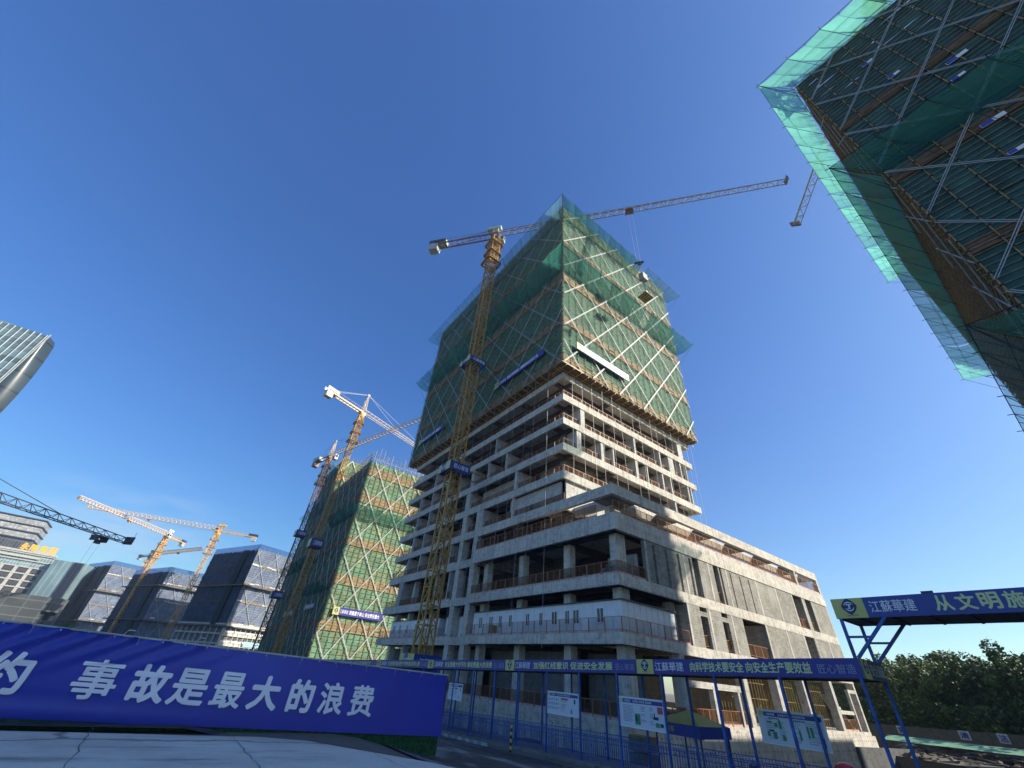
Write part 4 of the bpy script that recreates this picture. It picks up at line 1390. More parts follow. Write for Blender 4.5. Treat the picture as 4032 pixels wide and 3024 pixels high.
def crane(label, x, y, z0, zj, ang, jl, cjl, w=0.9, style='flat', mast=YEL, jibm=JIBW, cjm=RUST, seg=2.2, r=0.11, d0=1.8, d1=1.1, trolley=None, hook=None, head=7.5, cwt=GREYP, bandz=(), cabm=CABG, masttop=None, rot=0.0, jr=0.10, pend=GREYP):
    t = thing('tower_crane', label, 'tower crane', (x, y, z0), 'tower cranes over the site')
    d = Vector((math.cos(rad(ang)), math.sin(rad(ang)), 0))
    s = Vector((-d.y, d.x, 0))
    Zv = Vector((0, 0, 1))
    c = Vector((x, y, 0))
    mu, mv = Vector((math.cos(rad(rot)), math.sin(rad(rot)), 0)), Vector((-math.sin(rad(rot)), math.cos(rad(rot)), 0))
    mb = MB()
    lattice(mb, c + Zv * z0, c + Zv * (zj - 1.5), mu, mv, w, w, seg, r)
    for k in range(int((zj - 1.5 - z0) / seg)):
        zz = z0 + k * seg
        mb.rod(c + Zv * zz - mu * w + mv * w * (0.6 if k % 2 else -0.6), c + Zv * (zz + seg) + mu * w * (0.5 if k % 2 else -0.5), r * 0.4)
    for k in (-0.22, 0.22):
        mb.rod(c + mu * k + mv * 0.3 * w + Zv * z0, c + mu * k + mv * 0.3 * w + Zv * (zj - 2), r * 0.4)
    mbar = mesh_obj('mast', mb, mast, t)
    # climbing cage and walkways under the slewing ring
    mb = MB()
    for (dz, k) in ((12.5, 1.9), (9.0, 1.7), (5.0, 1.8)):
        zz = zj - dz
        for sx, sy in ((1, 0), (-1, 0), (0, 1), (0, -1)):
            q = c + Zv * zz + mu * sx * w * k + mv * sy * w * k
            o = mv if sx else mu
            mb.obox(q, o, mu if sx else mv, Zv, w * k, 0.28, 0.05)
            mb.rod(q - o * w * k + Zv * 1.0, q + o * w * k + Zv * 1.0, 0.035)
            for e_ in (-1, 0, 1):
                mb.rod(q + o * w * k * e_, q + o * w * k * e_ + Zv * 1.0, 0.03)
    lattice(mb, c + Zv * (zj - 12.5), c + Zv * (zj - 3.5), mu, mv, w * 1.22, w * 1.22, 2.2, r * 0.8)
    mesh_obj('climbing_cage', mb, mast, t)
    mb = MB()
    mb.rod(c + Zv * (zj - 2.2), c + Zv * (zj - 1.0), w * 1.35, 14)
    mb.obox(c + Zv * (zj - 0.5), d, s, Zv, w * 1.15, w * 1.05, 0.5)
    mb.rod(c + Zv * (zj - 3.6), c + Zv * (zj - 2.2), w * 1.1, 4, 0, w * 1.4)
    mesh_obj('slewing_platform', mb, cjm, t)
    # cab
    cc = c + s * (w + 0.9) + d * 0.9 + Zv * (zj + 0.2)
    mb = MB(); mb.obox(cc, d, s, Zv, 0.95, 0.65, 1.05)
    cb = mesh_obj('cab', mb, cabm, t)
    mb = MB(); mb.obox(cc + Zv * 0.25 + d * 0.02, d, s, Zv, 0.96, 0.5, 0.55); mb.obox(cc + Zv * 0.25, d, s, Zv, 0.7, 0.66, 0.5)
    mesh_obj('cab_window', mb, GLASSD, cb)
    # jib
    a = c + d * w + Zv * zj
    b_ = c + d * jl + Zv * zj
    mb = MB(); jib_truss(mb, a, b_, s, 0.62, d0, d1, 2.0, jr)
    jb = mesh_obj('jib', mb, jibm, t)
    mb = MB(); mb.obox(b_ + Zv * 0.5, d, s, Zv, 0.12, 0.8, 0.62); mb.rod(b_ + Zv * 1.1 - s * 0.6, b_ + Zv * 1.9 - s * 0.6, 0.04)
    mesh_obj('jib_end', mb, cjm, jb)
    # counter jib with deck, winch and ballast
    mb = MB()
    e_ = c - d * cjl + Zv * (zj - 0.15)
    for k in (-0.8, 0.8):
        mb.obox((c - d * w + e_ + Zv * (zj - 0.15)) / 2 * 1.0 if False else c - d * ((cjl + w) / 2) + Zv * (zj - 0.15) + s * k, d, s, Zv, (cjl - w) / 2, 0.11, 0.24)
        for q in range(int(cjl / 1.8)):
            p0 = c - d * (w + q * 1.8) + Zv * (zj + 0.05) + s * k * 1.15
            mb.rod(p0, p0 + Zv * 1.05, 0.03)
        mb.rod(c - d * w + Zv * (zj + 1.1) + s * k * 1.15, c - d * cjl + Zv * (zj + 1.1) + s * k * 1.15, 0.035)
    for q in range(int(cjl / 1.5)):
        p0 = c - d * (w + 0.4 + q * 1.5) + Zv * (zj - 0.2)
        mb.obox(p0, s, d, Zv, 0.68, 0.06, 0.1)
    mesh_obj('counter_jib', mb, cjm, t)
    mb = MB()
    for q in range(5):
        mb.obox(c - d * (cjl - 0.35 - q * 0.5) + Zv * (zj - 1.2), d, s, Zv, 0.22, 0.95, 1.15)
    mesh_each('counterweight', mb, cwt, t)
    mb = MB(); mb.obox(c - d * (cjl - 3.0) + Zv * (zj + 0.75), d, s, Zv, 1.7, 0.75, 0.62)
    mesh_obj('winch_house', mb, cabm, t)
    mb = MB(); mb.obox(c - d * (cjl - 2.2) + Zv * (zj + 0.85) + s * 1.02, d, s, Zv, 2.4, 0.03, 0.6); mb.obox(c - d * (cjl - 2.2) + Zv * (zj + 0.85) - s * 1.02, d, s, Zv, 2.4, 0.03, 0.6)
    mesh_each('counter_jib_board', mb, STEEL_D if style == 'flat' else GREYP, t)
    if style == 'cathead':
        mb = MB(); ap = c + Zv * (zj + head)
        lattice(mb, c + Zv * zj, ap, d, s, w * 0.85, 0.2, 1.6, r * 0.8)
        mb.obox(ap, d, s, Zv, 0.5, 0.3, 0.25)
        mesh_obj('tower_head', mb, mast if jibm is not JIBP else JIBP, t)
        mb = MB()
        for k in (-0.25, 0.25):
            mb.rod(ap + s * k, c - d * (cjl - 1.5) + Zv * (zj + 0.3) + s * k * 3, 0.05)
        for f_ in (0.38, 0.75):
            mb.rod(ap, c + d * jl * f_ + Zv * (zj + d0 + (d1 - d0) * f_), 0.05)
        mesh_obj('pendant_rope', mb, pend, t)
    else:
        mb = MB(); lattice(mb, c + Zv * zj, c + Zv * (zj + d0 + 0.7), d, s, w * 0.9, w * 0.6, 1.3, r * 0.8)
        mb.obox(c + Zv * (zj + d0 + 0.9) - d * 0.6, d, s, Zv, 1.9, 0.7, 0.5)
        mesh_obj('tower_head', mb, cabm, t)
        mb = MB()
        for k in (-0.7, 0.7):
            mb.rod(c + Zv * (zj + d0) + s * k * 0.6, c - d * (cjl * 0.62) + Zv * (zj + 0.1) + s * k, 0.06)
        mesh_obj('tie_bar', mb, cjm, t)
    if trolley:
        q = c + d * trolley + Zv * (zj - 0.25)
        mb = MB(); mb.obox(q, d, s, Zv, 0.95, 0.8, 0.1)
        for i_ in (-1, 1):
            mb.obox(q + d * i_ * 0.8 - Zv * 0.35, s, d, Zv, 0.75, 0.08, 0.35)
        mb.obox(q - Zv * 0.75, d, s, Zv, 0.35, 0.3, 0.3)
        tr_ = mesh_obj('trolley', mb, cjm, t)
        if hook:
            mb = MB()
            for k in (-0.55, 0.55):
                mb.rod(q + d * k - Zv * 0.4, Vector((q.x, q.y, hook)) + d * k * 0.6, 0.016)
            mesh_obj('hoist_rope', mb, GREYP, t)
            mb = MB()
            hk = Vector((q.x, q.y, hook))
            mb.obox(hk, d, s, Zv, 0.95, 0.16, 0.2)
            mb.obox(hk - Zv * 0.5, d, s, Zv, 0.3, 0.2, 0.35)
            mb.rod(hk - Zv * 0.8, hk - Zv * 1.5, 0.09)
            mesh_obj('hook_block', mb, STEEL_D, t)
    return t


def collar(crane_, x0, y0, w, z0, z1, text):
    """sign box round a crane mast: four boards on a frame, open in the middle"""
    mb = MB()
    mb.box(x0, x0 + w, y0, y0 + 0.06, z0, z1); mb.box(x0, x0 + w, y0 + w - 0.06, y0 + w, z0, z1)
    mb.box(x0, x0 + 0.06, y0 + 0.061, y0 + w - 0.061, z0, z1); mb.box(x0 + w - 0.06, x0 + w, y0 + 0.061, y0 + w - 0.061, z0, z1)
    o = mesh_obj('sign_box', mb, NAVY_G, crane_)
    mb = MB()
    for k in range(6):
        v = x0 + 0.3 + k * (w - 0.6) / 5
        mb.box(v - 0.05, v + 0.05, y0 + 0.07, y0 + w - 0.07, z0 + 0.04, z0 + 0.1)
    mesh_obj('frame', mb, DARK, o)
    h = z1 - z0
    mb = MB()
    mb.quad((x0 - 0.004, y0 + h, z0), (x0 - 0.004, y0, z0), (x0 - 0.004, y0, z1), (x0 - 0.004, y0 + h, z1))
    mb.quad((x0 - 0.004, y0 + w, z0), (x0 - 0.004, y0 + w - h * 0.6, z0), (x0 - 0.004, y0 + w - h * 0.6, z1), (x0 - 0.004, y0 + w, z1))
    mesh_each('logo_panel', mb, YELS, o)
    mb = MB()
    lettering(mb, text, (x0 + w * 0.2, y0 - 0.008, z0 + h * 0.22), (1, 0, 0), Z, w * 0.72, h * 0.56, 0.015)
    mesh_obj('lettering', mb, LETTER_W, o)
    mb = MB()
    lettering(mb, text, (x0 - 0.008, y0 + w * 0.72, z0 + h * 0.28), (0, -1, 0), Z, w * 0.44, h * 0.46, 0.015)
    mesh_obj('lettering', mb, LETTER_W, o)


jang = math.degrees(math.atan2(0.8 - 54.2, 69.4 - 27.4))
ck = crane('tall yellow flat topped tower crane standing against the shaded side of the central tower', 27.4, 54.2, -4.6, 95.0, jang, 68.0, 18.8, style='flat', mast=YEL, jibm=plain('grey brown jib paint', (0.30, 0.25, 0.21), 0.5, 0.25, 1), cjm=RUST, trolley=34, hook=74.3, d0=2.0, d1=1.1, cabm=CABG, r=0.15)
collar(ck, 25.55, 52.35, 3.7, 49.7, 50.95, '江蘇華建')
collar(ck, 25.55, 52.35, 3.7, 27.2, 28.6, '匠心智造')
collar(ck, 25.5, 52.3, 3.8, 1.4, 3.1, '江蘇華建')
mb = MB()
for z in (50.3, 27.9, 73.0):
    for y in (52.6, 55.8):
        mb.obox((29.9, y, z), (1, 0, 0), (0, 1, 0), Z, 2.4, 0.1, 0.1)
mesh_each('wall_tie', mb, YEL, ck)
# the load on its hook
lx, ly = 27.4 + math.cos(rad(jang)) * 34, 54.2 + math.sin(rad(jang)) * 34
ld = thing('hoisted_platform', 'yellow floored material platform loaded with parts, hanging from the main crane hook', 'crane load', (lx, ly, 63.2))
mb = MB()
mb.box(lx - 1.15, lx + 1.15, ly - 1.0, ly + 1.0, 63.2, 63.3)
mesh_obj('floor_plate', mb, plain('yellow steel plate', (0.50, 0.34, 0.05)), ld)
mb = MB()
for k in range(5):
    mb.box(lx - 1.15 + k * 0.56, lx - 1.09 + k * 0.56, ly - 1.0, ly + 1.0, 63.1, 63.199)
for k in range(4):
    mb.box(lx - 1.15, lx + 1.15, ly - 1.0 + k * 0.64, ly - 0.94 + k * 0.64, 63.08, 63.098)
for sx in (-1, 1):
    for sy in (-1, 1):
        mb.rod((lx + sx * 1.1, ly + sy * 0.95, 63.2), (lx + sx * 1.1, ly + sy * 0.95, 64.4), 0.04)
        mb.rod((lx + sx * 1.1, ly + sy * 0.95, 64.4), (lx, ly, 72.6), 0.018)
mesh_obj('platform_frame', mb, STEEL_D, ld)
mb = MB()
for k in range(7):
    a = rb.uniform(-0.8, 0.8); q = rb.uniform(-0.7, 0.7)
    mb.box(lx + a - 0.25, lx + a + 0.3, ly + q - 0.2, ly + q + 0.2, 63.31 + 0.02 * k, 63.7 + rb.uniform(0, 0.7))
mesh_each('cargo', mb, GREYP, ld)
mb = MB(); mb.obox((lx, ly - 0.3, 69.0), (1, 0, 0), (0, 1, 0), Z, 0.7, 0.5, 0.9)
mesh_obj('steel_bucket', mb, plain('grey steel', (0.25, 0.26, 0.25)), ld)

ang1 = math.degrees(math.atan2(145 - 129.3, 52.8 - 12.0))
k1 = crane('sunlit yellow cathead tower crane in front of the green scaffold building', 27.2, 137.3, -3, 77.4, ang1, 48, 16.5, style='cathead', mast=YEL, jibm=JIBP, cjm=YEL_L, cwt=plain('cream ballast', (0.6, 0.55, 0.42)), cabm=WHITE, head=8.0, r=0.14, w=0.85)
collar(k1, 25.4, 135.5, 3.6, 28.6, 31.0, '江蘇華建')
k2 = crane('rust brown cathead tower crane at the far end of the green scaffold building', 27.0, 168.0, -3, 69.8, -75.4, 66, 12.2, style='cathead', mast=RUST, jibm=JIBP, cjm=RUST, cwt=plain('brown ballast', (0.3, 0.2, 0.13)), cabm=WHITE, head=7.0, r=0.15, w=0.85)
collar(k2, 25.2, 166.2, 3.6, 37.2, 39.2, '江蘇華建')
collar(k2, 25.2, 166.2, 3.6, 17.0, 19.0, '江蘇華建')
crane('pale yellow flat top crane with the longest jib, rising between two blue netted blocks', 4.5, 290, -3, 56.5, math.degrees(math.atan2(18, -78)), 62, 20, w=1.1, style='flat', mast=YEL_L, jibm=JIBP, cjm=YEL_L, trolley=34, r=0.2, jr=0.17, d0=2.4, d1=1.6, cabm=YEL_L)
crane('pale orange crane behind the middle blue netted block', -19.0, 329, -3, 55.0, math.degrees(math.atan2(276 - 340, -53.5 + 6)), 63, 16, w=1.1, style='flat', mast=YEL_L, jibm=JIBP, cjm=YEL_L, trolley=30, r=0.22, jr=0.18, d0=2.4, d1=1.6, cabm=WHITE, rot=20)
crane('small far crane with a pinkish jib, lowest of the cranes over the blue blocks', -29.0, 449, -3, 58.5, math.degrees(math.atan2(377 - 467, -0.6 + 38.6)), 78, 20, w=1.1, style='flat', mast=YEL_L, jibm=JIBP, cjm=STEEL_D, trolley=45, r=0.22, jr=0.2, d0=2.6, d1=2.0, cabm=STEEL_D)
crane('dark blue crane jib reaching in from the left edge with its support cable', -44.0, 61.5, -3, 15.3, math.degrees(math.atan2(99.5 - 61.5, -10.2 + 44)), 50.5, 14, w=0.9, style='cathead', mast=STEEL_D, jibm=STEEL_D, cjm=STEEL_D, trolley=45.5, hook=4, head=7.0, d0=1.35, d1=0.8, r=0.1, jr=0.075, cabm=GREYP, pend=STEEL_D)
crane('grey lattice crane jib hanging over the edge of the near scaffold tower', 44.0, -13.4, 58, 75.0, math.degrees(math.atan2(3.4 + 3.3, 64.4 - 56.2)), 26.3, 9, w=0.8, style='flat', mast=YEL, jibm=plain('grey jib paint', (0.42, 0.41, 0.40), 0.5, 0.2), cjm=RUST, d0=1.2, d1=0.9, jr=0.08)

# ------------------------------------------------------------------ blue covered walkway and gate
WX, WB = 22.5, 24.75
wk = thing('covered_walkway', 'long blue roofed site walkway on thin posts with yellow slogan lettering', 'walkway', (WX, 6.8, walk_z(6.8)))


def zbot(y):
    return 2.84 - 0.0275 * y + 0.00006 * y * y


SEC = [6.77, 17.58, 30.07, 42.8, 55.8, 69.2, 82.1, 95.0, 108.0]
TXT = ['向科学技术要安全 向安全生产要效益', '加强红线意识 促进安全发展', '安全是最大的节约 事故是最大的浪费', '安全你我共同的责任 平安你我共同的心愿', '发展第一安全先行 不安全事故绝不生产', '安全在你脚下 安全在你手中', '安全生产 人人有责', '遵章守纪 确保安全']
U, NO = Vector((0, -1, 0)), Vector((-1, 0, 0))
SH = 0.66


def sgn_quad(mb, ya, yb, off, z0f, z1f, mi=0, x=WX):
    """strip of sign face between ya (left, larger y) and yb following the fall of the walkway"""
    mb.quad((x - off, ya, zbot(ya) + z0f), (x - off, yb, zbot(yb) + z0f), (x - off, yb, zbot(yb) + z1f), (x - off, ya, zbot(ya) + z1f), mi)


def walk_text(parent, body, ya, yb, z0f, z1f, mat, bold, off=0.012):
    """lettering sheared to follow the slope"""
    vs, fs = text_mesh(body, bold)
    x0 = min(v.x for v in vs); x1 = max(v.x for v in vs); y0 = min(v.y for v in vs); y1 = max(v.y for v in vs)
    mb = MB()
    pts = []
    for v in vs:
        y = ya + (yb - ya) * (v.x - x0) / (x1 - x0)
        pts.append((WX - off - v.z, y, zbot(y) + z0f + (z1f - z0f) * (v.y - y0) / (y1 - y0)))
    mb.add(pts, fs)
    mesh_obj('lettering', mb, mat, parent)


for i in range(len(SEC) - 1):
    yr, yl = SEC[i], SEC[i + 1] - 0.02       # right end, left end as seen from the road
    mb = MB()
    for k in range(4):
        a, b_ = yl + (yr - yl) * k / 4, yl + (yr - yl) * (k + 1) / 4
        for (z0f, z1f, xx0, xx1) in ((0, SH, WX, WX + 0.06),):
            v = [(xx, y, zbot(y) + zz) for xx in (xx0, xx1) for y in (a, b_) for zz in (z0f, z1f)]
            mb.add(v, [(0, 2, 3, 1), (4, 5, 7, 6), (0, 4, 6, 2), (1, 3, 7, 5), (0, 1, 5, 4), (2, 6, 7, 3)])
    sp_ = mesh_obj('sign_panel', mb, NAVY, wk)
    q = 1.12
    if i > 0 or True:
        ylogo = yl
        mb = MB(); sgn_quad(mb, ylogo, ylogo - q, 0.004, 0.0, SH)
        mesh_obj('logo_panel', mb, YELS, sp_)
        mb = MB(); emblem(mb, (WX - 0.006, ylogo - q / 2, zbot(ylogo - q / 2) + SH * 0.58), U, Z, NO, 0.50)
        lettering(mb, '江苏省华建建设', (WX - 0.01, ylogo - q * 0.32, zbot(ylogo - q / 2) + 0.06), U, Z, q * 0.36, 0.06, 0, 0)
        mesh_obj('emblem', mb, [INKB, LETTER_W], sp_)
    L = yl - yr
    if L > 5:
        walk_text(sp_, '江蘇華建', yl - q - 0.12, yl - q - 0.12 - 1.75, 0.13, 0.53, LETTER_W, 0.008)
        tl, trr = (yl - q - 2.25, yr + 1.75)
        walk_text(sp_, TXT[i], tl, trr, 0.12, 0.54, LETTER_Y, 0.028)
        walk_text(sp_, '匠心智造', yr + 1.5, yr + 0.15, 0.14, 0.46, LETTER_F, 0.0)
# roof sheet and back fascia
mb = MB()
ys = [6.8 + 3.0 * k for k in range(34)]
for a, b_ in zip(ys[:-1], ys[1:]):
    v = [(x, y, zbot(y) + 0.05 + t) for x in (WX + 0.061, WB + 0.1) for y in (a, b_) for t in (0, 0.05)]
    mb.add(v, [(0, 2, 3, 1), (4, 5, 7, 6), (0, 4, 6, 2), (1, 3, 7, 5), (0, 1, 5, 4), (2, 6, 7, 3)])
    v = [(x, y, zbot(y) + t) for x in (WB + 0.101, WB + 0.15) for y in (a, b_) for t in (0, SH)]
    mb.add(v, [(0, 2, 3, 1), (4, 5, 7, 6), (0, 4, 6, 2), (1, 3, 7, 5), (0, 1, 5, 4), (2, 6, 7, 3)])
mesh_obj('roof', mb, STEEL_D, wk)
# end sign over the entrance, facing along the road
mb = MB(); mb.box(WX, WB + 0.1, 6.68, 6.76, zbot(6.8), zbot(6.8) + 0.66)
es = mesh_obj('end_sign', mb, plain('grey navy sign film', (0.10, 0.12, 0.17)), wk)
mb = MB(); mb.quad((WX, 6.676, zbot(6.8)), (WX + 0.7, 6.676, zbot(6.8)), (WX + 0.7, 6.676, zbot(6.8) + 0.66), (WX, 6.676, zbot(6.8) + 0.66))
mesh_obj('logo_panel', mb, YELS, es)
mb = MB(); emblem(mb, (WX + 0.36, 6.672, zbot(6.8) + 0.4), (1, 0, 0), Z, (0, -1, 0), 0.45)
mesh_obj('emblem', mb, [INKB, LETTER_W], es)
mb = MB(); lettering(mb, '安全通道', (WX + 0.8, 6.67, zbot(6.8) + 0.13), (1, 0, 0), Z, 1.45, 0.42, 0.02)
mesh_obj('lettering', mb, plain('silver lettering', (0.55, 0.6, 0.63)), es)
for x, y0, sh_ in ((WX + 0.06, 6.88, 0.0), (WB, 6.75, 0.0)):
    y = y0
    while y < 100:
        mb = MB(); zz = zbot(y); gz0 = min(walk_z(y), 0) - 0.1
        mb.box(x - 0.05, x + 0.05, y - 0.05, y + 0.05, gz0, zz + 0.04)
        mb.box(x - 0.11, x + 0.11, y - 0.11, y + 0.11, gz0 + 0.1, gz0 + 0.13)
        mesh_obj('post', mb, BLUEP, wk)
        y += 3.06
# concrete strip the walkway stands on
mb = MB()
for a, b_ in zip(ys[:-1], ys[1:]):
    v = [(x, y, walk_z(y) + t) for x in (22.15, 25.4) for y in (a, b_) for t in (-0.6, 0.16)]
    mb.add(v, [(0, 2, 3, 1), (4, 5, 7, 6), (0, 4, 6, 2), (1, 3, 7, 5), (0, 1, 5, 4), (2, 6, 7, 3)])
structure(mesh_obj('pavement', mb, CONC_D))


def fence_run(label, x, y0, n):
    """railing: panels between the posts, each panel rails and pickets"""
    t = thing('railing_fence', label, 'fence', (x, y0, walk_z(y0)), 'blue picket railings of the walkway')
    for i in range(n):
        a, b_ = y0 + i * 3.06 + 0.07, y0 + (i + 1) * 3.06 - 0.07
        mb = MB()
        za, zb = walk_z(a) + 0.16, walk_z(b_) + 0.16
        for h in (0.12, 0.95, 1.2):
            mb.rod((x, a, za + h), (x, b_, zb + h), 0.025)
        k = int((b_ - a) / 0.15)
        for j in range(k + 1):
            y = a + (b_ - a) * j / k
            z = walk_z(y) + 0.16
            mb.rod((x, y, z + 0.12), (x, y, z + 1.2), 0.014)
        mesh_obj('fence_panel', mb, BLUEP, t)
    return t


fence_run('front row of blue picket railing along the road side of the walkway', WX + 0.06, 6.88, 24)
fence_run('rear row of blue picket railing on the building side of the walkway', WB, 6.75, 24)

# gate beam across the vehicle entrance
gt = thing('entrance_gate', 'raised blue sign beam over the vehicle entrance with yellow characters and crossed struts', 'gate', (WX, 6.9, 3.3))
GZ0, GZ1 = 4.68, 5.4
mb = MB(); mb.box(WX, WX + 0.06, -9.0, 6.95, GZ0, GZ1); mb.box(WX + 0.061, WB + 0.15, 6.89, 6.95, GZ0, GZ1 - 0.02); mb.box(WB + 0.1, WB + 0.15, -9, 6.889, GZ0, GZ1 - 0.03)
bm_ = mesh_obj('sign_beam', mb, NAVY_G, gt)
mb = MB(); mb.quad((WX - 0.004, 6.95, GZ0), (WX - 0.004, 5.82, GZ0), (WX - 0.004, 5.82, GZ1), (WX - 0.004, 6.95, GZ1))
mesh_obj('logo_panel', mb, YELS, bm_)
mb = MB(); emblem(mb, (WX - 0.006, 6.36, GZ0 + 0.42), U, Z, NO, 0.53); lettering(mb, '江苏省华建建设股份', (WX - 0.01, 6.55, GZ0 + 0.07), U, Z, 0.42, 0.06)
mesh_obj('emblem', mb, [INKB, LETTER_W], bm_)
mb = MB(); lettering(mb, '江蘇華建', (WX - 0.01, 5.66, GZ0 + 0.16), U, Z, 1.45, 0.42, 0.01)
mesh_obj('lettering', mb, LETTER_W, bm_)
mb = MB()
for k, ch in enumerate('从文明施工做起'):
    lettering(mb, ch, (WX - 0.01, 3.68 - k * 0.61, GZ0 + 0.12), U, Z, 0.52, 0.52, 0.03)
mesh_obj('lettering', mb, LETTER_Y, bm_)
mb = MB(); mb.box(WX + 0.061, WB + 0.099, -9, 6.888, GZ0 + 0.03, GZ0 + 0.09)
for k in range(14):
    mb.box(WX + 0.062, WB + 0.098, 6.2 - k * 1.1, 6.27 - k * 1.1, GZ0 - 0.03, GZ0 + 0.028)
mb.box(WX, WX + 0.06, 3.55, 3.9, GZ1 + 0.001, GZ1 + 0.08)
mesh_obj('roof', mb, STEEL_D, gt)
for x in (WX + 0.05, WB - 0.02):
    mb = MB()
    mb.rod((x, 6.82, 3.3), (x, 6.82, GZ0 + 0.02), 0.075)
    mb.rod((x + 0.012, 6.72, 3.32), (x + 0.012, 5.3, GZ0 + 0.02), 0.07)
    mb.rod((x + 0.02, 6.8, 4.03), (x + 0.02, 6.0, 4.03), 0.055)
    mesh_obj('strut', mb, BLUEP, gt)
for y in (-8.8, -6.0):
    mb = MB(); mb.rod((WX + 0.06, y, -1.6), (WX + 0.06, y, GZ0), 0.06); mb.rod((WB, y, -1.6), (WB, y, GZ0), 0.06)
    mesh_obj('post', mb, BLUEP, gt)


# notice boards hung between the posts
def notice(label, x, ya, yb, z0, z1, style):
    t = thing('notice_board', label, 'notice board', (x, ya, z0), 'printed safety notice boards')
    h, L = z1 - z0, ya - yb
    mb = MB(); mb.box(x - 0.04, x, yb, ya, z0, z1)
    mesh_obj('panel', mb, plain('notice board face', (0.62, 0.66, 0.74), 0.4, 0.04), t)
    mb = MB(); mb.box(x - 0.05, x + 0.01, yb - 0.03, ya + 0.03, z1, z1 + 0.04); mb.box(x - 0.05, x + 0.01, yb - 0.03, ya + 0.03, z0 - 0.04, z0)
    mb.box(x - 0.05, x + 0.01, ya, ya + 0.03, z0, z1); mb.box(x - 0.05, x + 0.01, yb - 0.03, yb, z0, z1)
    mesh_obj('frame', mb, WHITE, t)

    def q(mb, u0, u1, v0, v1, mi=0, o=0.046):
        mb.quad((x - o, ya - u0 * L, z0 + v0 * h), (x - o, ya - u1 * L, z0 + v0 * h), (x - o, ya - u1 * L, z0 + v1 * h), (x - o, ya - u0 * L, z0 + v1 * h), mi)
    mb = MB(); q(mb, 0.1, 0.985, 0.82, 0.96)
    mesh_obj('header', mb, NAVY, t)
    mb = MB(); q(mb, 0.015, 0.1, 0.82, 0.96)
    mesh_obj('logo_panel', mb, YELS, t)
    mb = MB()
    lettering(mb, '江蘇華建', (x - 0.05, ya - 0.13 * L, z0 + 0.85 * h), U, Z, L * 0.15, h * 0.08, 0.01)
    lettering(mb, {0: '安全责任 警钟长鸣', 1: '以质量 创信誉 谋发展', 2: '以质量求生存 以信誉谋发展'}[style], (x - 0.05, ya - 0.33 * L, z0 + 0.85 * h), U, Z, L * 0.42, h * 0.08, 0.01)
    mesh_obj('lettering', mb, LETTER_W, t)
    rr = random.Random(style + 5)
    mb = MB()
    cols = {0: [(0.45, 0.66)], 1: [(0.1, 0.36), (0.5, 0.62), (0.69, 0.8)], 2: [(0.1, 0.28), (0.3, 0.42), (0.52, 0.66), (0.72, 0.9)]}[style]
    for (c0, c1) in cols:
        v = 0.72
        while v > 0.12:
            if rr.random() < 0.85:
                q(mb, c0, c0 + (c1 - c0) * rr.uniform(0.6, 1.0), v, v + 0.02)
            v -= 0.05 if style < 2 else 0.065
    if style == 0:
        for i in range(6):
            for j in range(3):
                u, v = 0.05 + i * 0.06, 0.2 + j * 0.2
                q(mb, u, u + 0.035, v, v + 0.025)
                mb.poly([(x - 0.046, ya - u * L, z0 + (v + 0.05) * h), (x - 0.046, ya - (u + 0.035) * L, z0 + (v + 0.05) * h), (x - 0.046, ya - (u + 0.0175) * L, z0 + (v + 0.13) * h)], 1)
        q(mb, 0.46, 0.68, 0.68, 0.76, 2, 0.05)
        q(mb, 0.86, 0.91, 0.55, 0.75, 1)
        q(mb, 0.775, 0.80, 0.2, 0.3, 1); q(mb, 0.76, 0.78, 0.1, 0.2, 1); q(mb, 0.795, 0.815, 0.1, 0.2, 1)
    elif style == 1:
        q(mb, 0.36, 0.48, 0.1, 0.47, 3, 0.05); q(mb, 0.37, 0.42, 0.2, 0.4, 1, 0.054)
        q(mb, 0.86, 0.97, 0.55, 0.78, 2, 0.05); q(mb, 0.8, 0.88, 0.1, 0.25, 3, 0.05); q(mb, 0.76, 0.87, 0.34, 0.44, 1); q(mb, 0.78, 0.80, 0.44, 0.56, 1); q(mb, 0.89, 0.96, 0.12, 0.24, 1)
    else:
        for (u, v, a, b_) in ((0.13, 0.62, 0.08, 0.05), (0.14, 0.36, 0.08, 0.05), (0.24, 0.5, 0.05, 0.14), (0.31, 0.47, 0.04, 0.26), (0.1, 0.2, 0.04, 0.16), (0.19, 0.15, 0.06, 0.2), (0.33, 0.12, 0.05, 0.18), (0.5, 0.4, 0.04, 0.22), (0.6, 0.2, 0.03, 0.3), (0.73, 0.3, 0.03, 0.34), (0.78, 0.32, 0.04, 0.3), (0.9, 0.08, 0.05, 0.28)):
            q(mb, u, u + a, v, v + b_, 3 if rr.random() < 0.5 else 1, 0.05)
        for u in (0.17, 0.56):
            for k in range(6):
                q(mb, u + k * 0.03, u + k * 0.03 + 0.018, 0.74, 0.79, 1)
    mesh_obj('print', mb, [INKG, INKB, INKR, INKGR], t)
    return t


notice('white notice board with rows of small triangular warning symbols', WX + 0.1, 25.2, 22.3, 0.02, 1.1, 0)
notice('white notice board with columns of text and a red square', WX + 0.1, 19.1, 16.12, 0.02, 1.25, 1)
notice('bluish notice board with pictures of figures, crossed by a blue post', WB + 0.12, 12.4, 9.6, 0.14, 1.32, 2)
notice('small distant notice board half hidden by the big blue banner', WX + 0.1, 38.2, 36.0, -0.2, 0.85, 0)

